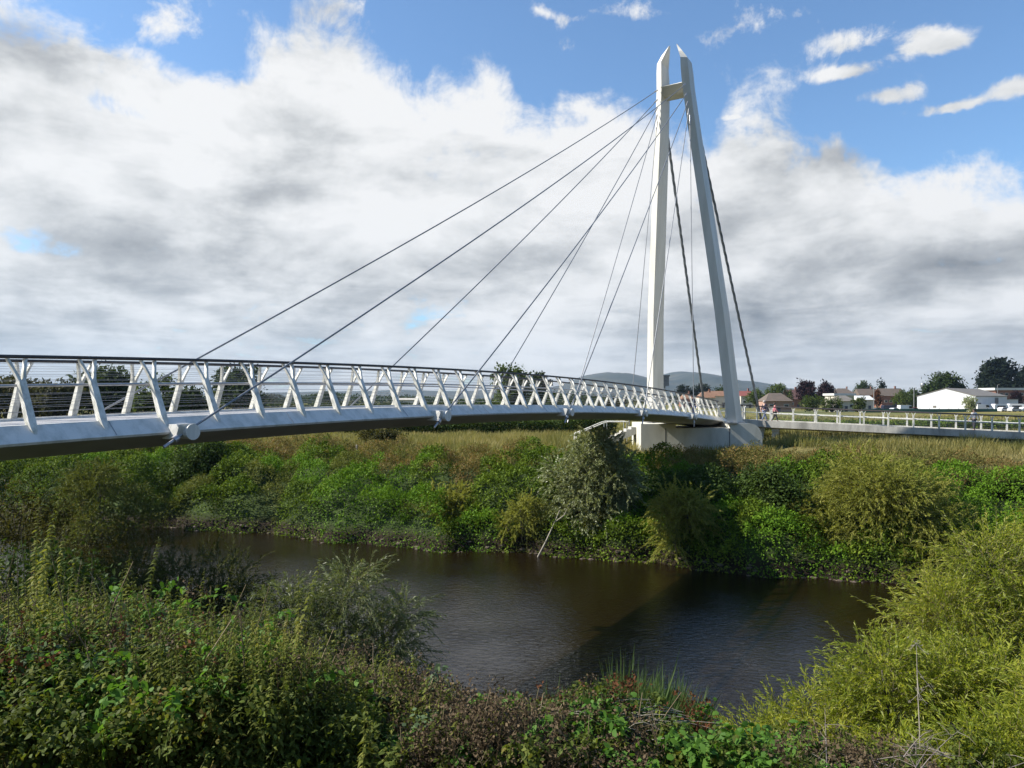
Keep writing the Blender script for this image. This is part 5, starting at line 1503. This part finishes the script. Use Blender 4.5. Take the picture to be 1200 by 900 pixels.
az1 = M('ADD', az0, M('MULTIPLY', M('SUBTRACT', sA.outputs[0], .5), 2.6)); el1 = M('ADD', el0, M('MULTIPLY', M('SUBTRACT', sA.outputs[1], .5), 1.6))
def smooth(a, b, x):
    n = nt.nodes.new('ShaderNodeMapRange'); n.interpolation_type = 'SMOOTHSTEP'
    n.inputs[1].default_value = a; n.inputs[2].default_value = b; nt.links.new(x, n.inputs[0]); return n.outputs[0]
def blob(px, py, rx, ry, amp, a=None, e=None):
    """elliptical patch in azimuth and elevation, sizes in pixels of the photo"""
    ra = AZ(px + rx / 2) - AZ(px - rx / 2); re = EL(px, py - ry / 2) - EL(px, py + ry / 2)
    ra, re = ra / 1.0, re / 1.0
    u = M('MULTIPLY_ADD', a or az, 1 / ra, -AZ(px) / ra); v = M('MULTIPLY_ADD', e or el, 1 / re, -EL(px, py) / re)
    q_ = M('MULTIPLY_ADD', u, u, M('MULTIPLY', v, v))
    return M('MULTIPLY', M('POWER', math.e, M('MULTIPLY', q_, -1.0)), amp)
def total(items):
    t = items[0]
    for i in items[1:]: t = M('ADD', t, i)
    return t
# height of the cloud deck's upper edge, by azimuth
EDGE = [(-500, 40), (-60, -20), (30, -34), (75, -22), (120, 8), (200, 30), (270, 44), (315, 22), (345, -10), (415, 0), (450, 55), (520, 55), (575, 62), (640, 95), (700, 95), (750, 125), (790, 165), (830, 180), (858, 105), (905, 78), (985, 100), (1015, 165), (1045, 190), (1090, 185), (1140, 190), (1200, 205), (1300, 190), (1700, 150)]
lo_, hi_ = -60.0, 60.0
edge = ramp(nt, [((AZ(p) - lo_) / (hi_ - lo_), (max(EL(p, y), 1) / 40.0,) * 3) for p, y in EDGE], M('MULTIPLY_ADD', az0, 1 / (hi_ - lo_), -lo_ / (hi_ - lo_)))
edge_el = M('MULTIPLY', edge, 40.0)
below = M('SUBTRACT', edge_el, el)                     # degrees under the edge
den = M('MULTIPLY', below, 0.17)
den = M('MINIMUM', den, 0.85)
den = M('ADD', den, M('MULTIPLY', M('SUBTRACT', nB.outputs['Fac'], .5), 1.7))
den = M('ADD', den, M('MULTIPLY', M('MULTIPLY', M('SUBTRACT', nP.outputs['Fac'], .47), 2.4), smooth(13.0, 3.0, el0)))
den = M('ADD', den, M('MULTIPLY', M('SUBTRACT', nD.outputs['Fac'], .5), 2.0))
den = M('ADD', den, M('MULTIPLY', smooth(33.0, 46.0, el0), 3.4))  # cloud added overhead, out of view, to make the ambient light less blue
holes = total([blob(140, 128, 75, 26, -.75), blob(38, 272, 60, 20, -.7), blob(502, 374, 75, 22, -.6), blob(232, 52, 60, 40, -.8), blob(640, 100, 40, 24, -.6), blob(300, 105, 70, 20, -.45), blob(240, 385, 60, 14, -.4), blob(1000, 130, 120, 60, -.9), blob(720, 345, 60, 16, -.35)])
small = total([blob(1100, 48, 46, 17, 1.3, az1, el1), blob(1038, 110, 48, 13, 1.2, az1, el1), blob(1112, 125, 44, 8, 1.15, az1, el1), blob(1192, 100, 40, 15, 1.3, az1, el1), blob(992, 48, 50, 14, .85, az1, el1), blob(985, 88, 46, 10, .95, az1, el1), blob(862, 138, 20, 6, 1.0, az1, el1), blob(900, 16, 130, 14, .5), blob(660, 22, 16, 14, .5), blob(380, 12, 60, 40, .7), blob(700, 60, 60, 30, .55), blob(940, 60, 160, 34, .38), blob(760, 8, 120, 12, .45), blob(195, 22, 44, 30, .85), blob(110, 30, 40, 14, .6), blob(275, 25, 24, 30, .5)])
dsm = M('ADD', M('SUBTRACT', small, .55), M('MULTIPLY', M('SUBTRACT', nD.outputs['Fac'], .5), 2.9))
den = M('MAXIMUM', M('ADD', den, holes), dsm)
mask = smooth(-0.12, 0.50, den)
# brightness of the clouds: white heads, grey undersides
br = M('ADD', .89, M('MULTIPLY', M('SUBTRACT', nC.outputs['Fac'], .5), 1.35))
br = M('ADD', br, M('MULTIPLY', M('MULTIPLY', M('SUBTRACT', nP.outputs['Fac'], .5), .85), smooth(15.0, 4.0, el0)))
br = M('ADD', br, M('MULTIPLY', M('SUBTRACT', nD.outputs['Fac'], .5), .30))
br = M('ADD', br, M('MULTIPLY', M('SUBTRACT', nL0.outputs['Fac'], nL.outputs['Fac']), 1.35))
br = M('ADD', br, M('MULTIPLY', M('SUBTRACT', nA.outputs['Fac'], .5), .45))
br = M('ADD', br, M('MULTIPLY', smooth(9.0, 0.0, below), .11))
shade = total([blob(60, 70, 110, 40, -.24), blob(190, 95, 90, 40, -.12), blob(300, 235, 230, 34, -.12), blob(190, 325, 190, 34, -.16), blob(40, 385, 90, 30, -.24), blob(660, 280, 150, 30, -.12), blob(20, 215, 60, 22, -.12),
               blob(1040, 325, 210, 50, -.26), blob(900, 345, 150, 40, -.12), blob(960, 165, 130, 60, -.22), blob(1180, 300, 90, 40, -.12),
               blob(430, 185, 200, 80, .10), blob(640, 160, 130, 60, .04), blob(60, 190, 90, 40, .15), blob(1100, 225, 130, 22, .12), blob(1185, 345, 50, 16, .25), blob(700, 200, 90, 50, -.04)])
br = M('ADD', br, shade)
low = smooth(7.0, 0.5, el0)
br = M('ADD', M('MULTIPLY', br, M('MULTIPLY_ADD', low, -.52, 1.0)), M('MULTIPLY', low, .27))
# clouds out of view, overhead and behind, darkened to cut the ambient light
unseen_dim = M('MAXIMUM', smooth(31.0, 48.0, el0), smooth(0.25, -0.35, sx.outputs[1]))
br = M('MULTIPLY', br, M('MULTIPLY_ADD', unseen_dim, -.78, 1.0))
br = M('MAXIMUM', M('MINIMUM', br, 1.0), .16)
ccol = ramp(nt, [(0.0, (.09, .10, .12)), (.2, (.215, .23, .25)), (.38, (.385, .40, .415)), (.6, (.58, .595, .61)), (.82, (.84, .85, .855)), (1.0, (1.0, 1.0, 1.0))], br)
vm = nt.nodes.new('ShaderNodeVectorMath'); vm.operation = 'SCALE'; vm.inputs['Scale'].default_value = 7.0; nt.links.new(ccol, vm.inputs[0])
skyb = nt.nodes.new('ShaderNodeMix'); skyb.data_type = 'RGBA'; skyb.blend_type = 'MULTIPLY'; skyb.inputs[0].default_value = 1.0
nt.links.new(st.outputs[0], skyb.inputs[6]); skyb.inputs[7].default_value = (*SKYTINT, 1)
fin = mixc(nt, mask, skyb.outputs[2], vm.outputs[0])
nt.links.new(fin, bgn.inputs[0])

# ------------------------------------------------------------------ camera and render settings
cam = bpy.data.cameras.new('camera'); co = bpy.data.objects.new('camera', cam); COL.objects.link(co)
co.location = (0, 0, HC); co.rotation_euler = (R(90), 0, 0)
cam.sensor_width = 36; cam.lens = F / 1200 * 36; cam.shift_y = (HOR - 450) / 1200
cam.clip_start = .1; cam.clip_end = 20000
scene.camera = co
scene.view_settings.view_transform = 'Standard'; scene.view_settings.look = 'None'
scene.view_settings.gamma = 1; scene.view_settings.exposure = EXPOSURE
scene.cycles.max_bounces = 6; scene.cycles.diffuse_bounces = 2; scene.cycles.glossy_bounces = 2; scene.cycles.transmission_bounces = 3; scene.cycles.volume_bounces = 0; scene.cycles.transparent_max_bounces = 4
scene.cycles.use_denoising = True
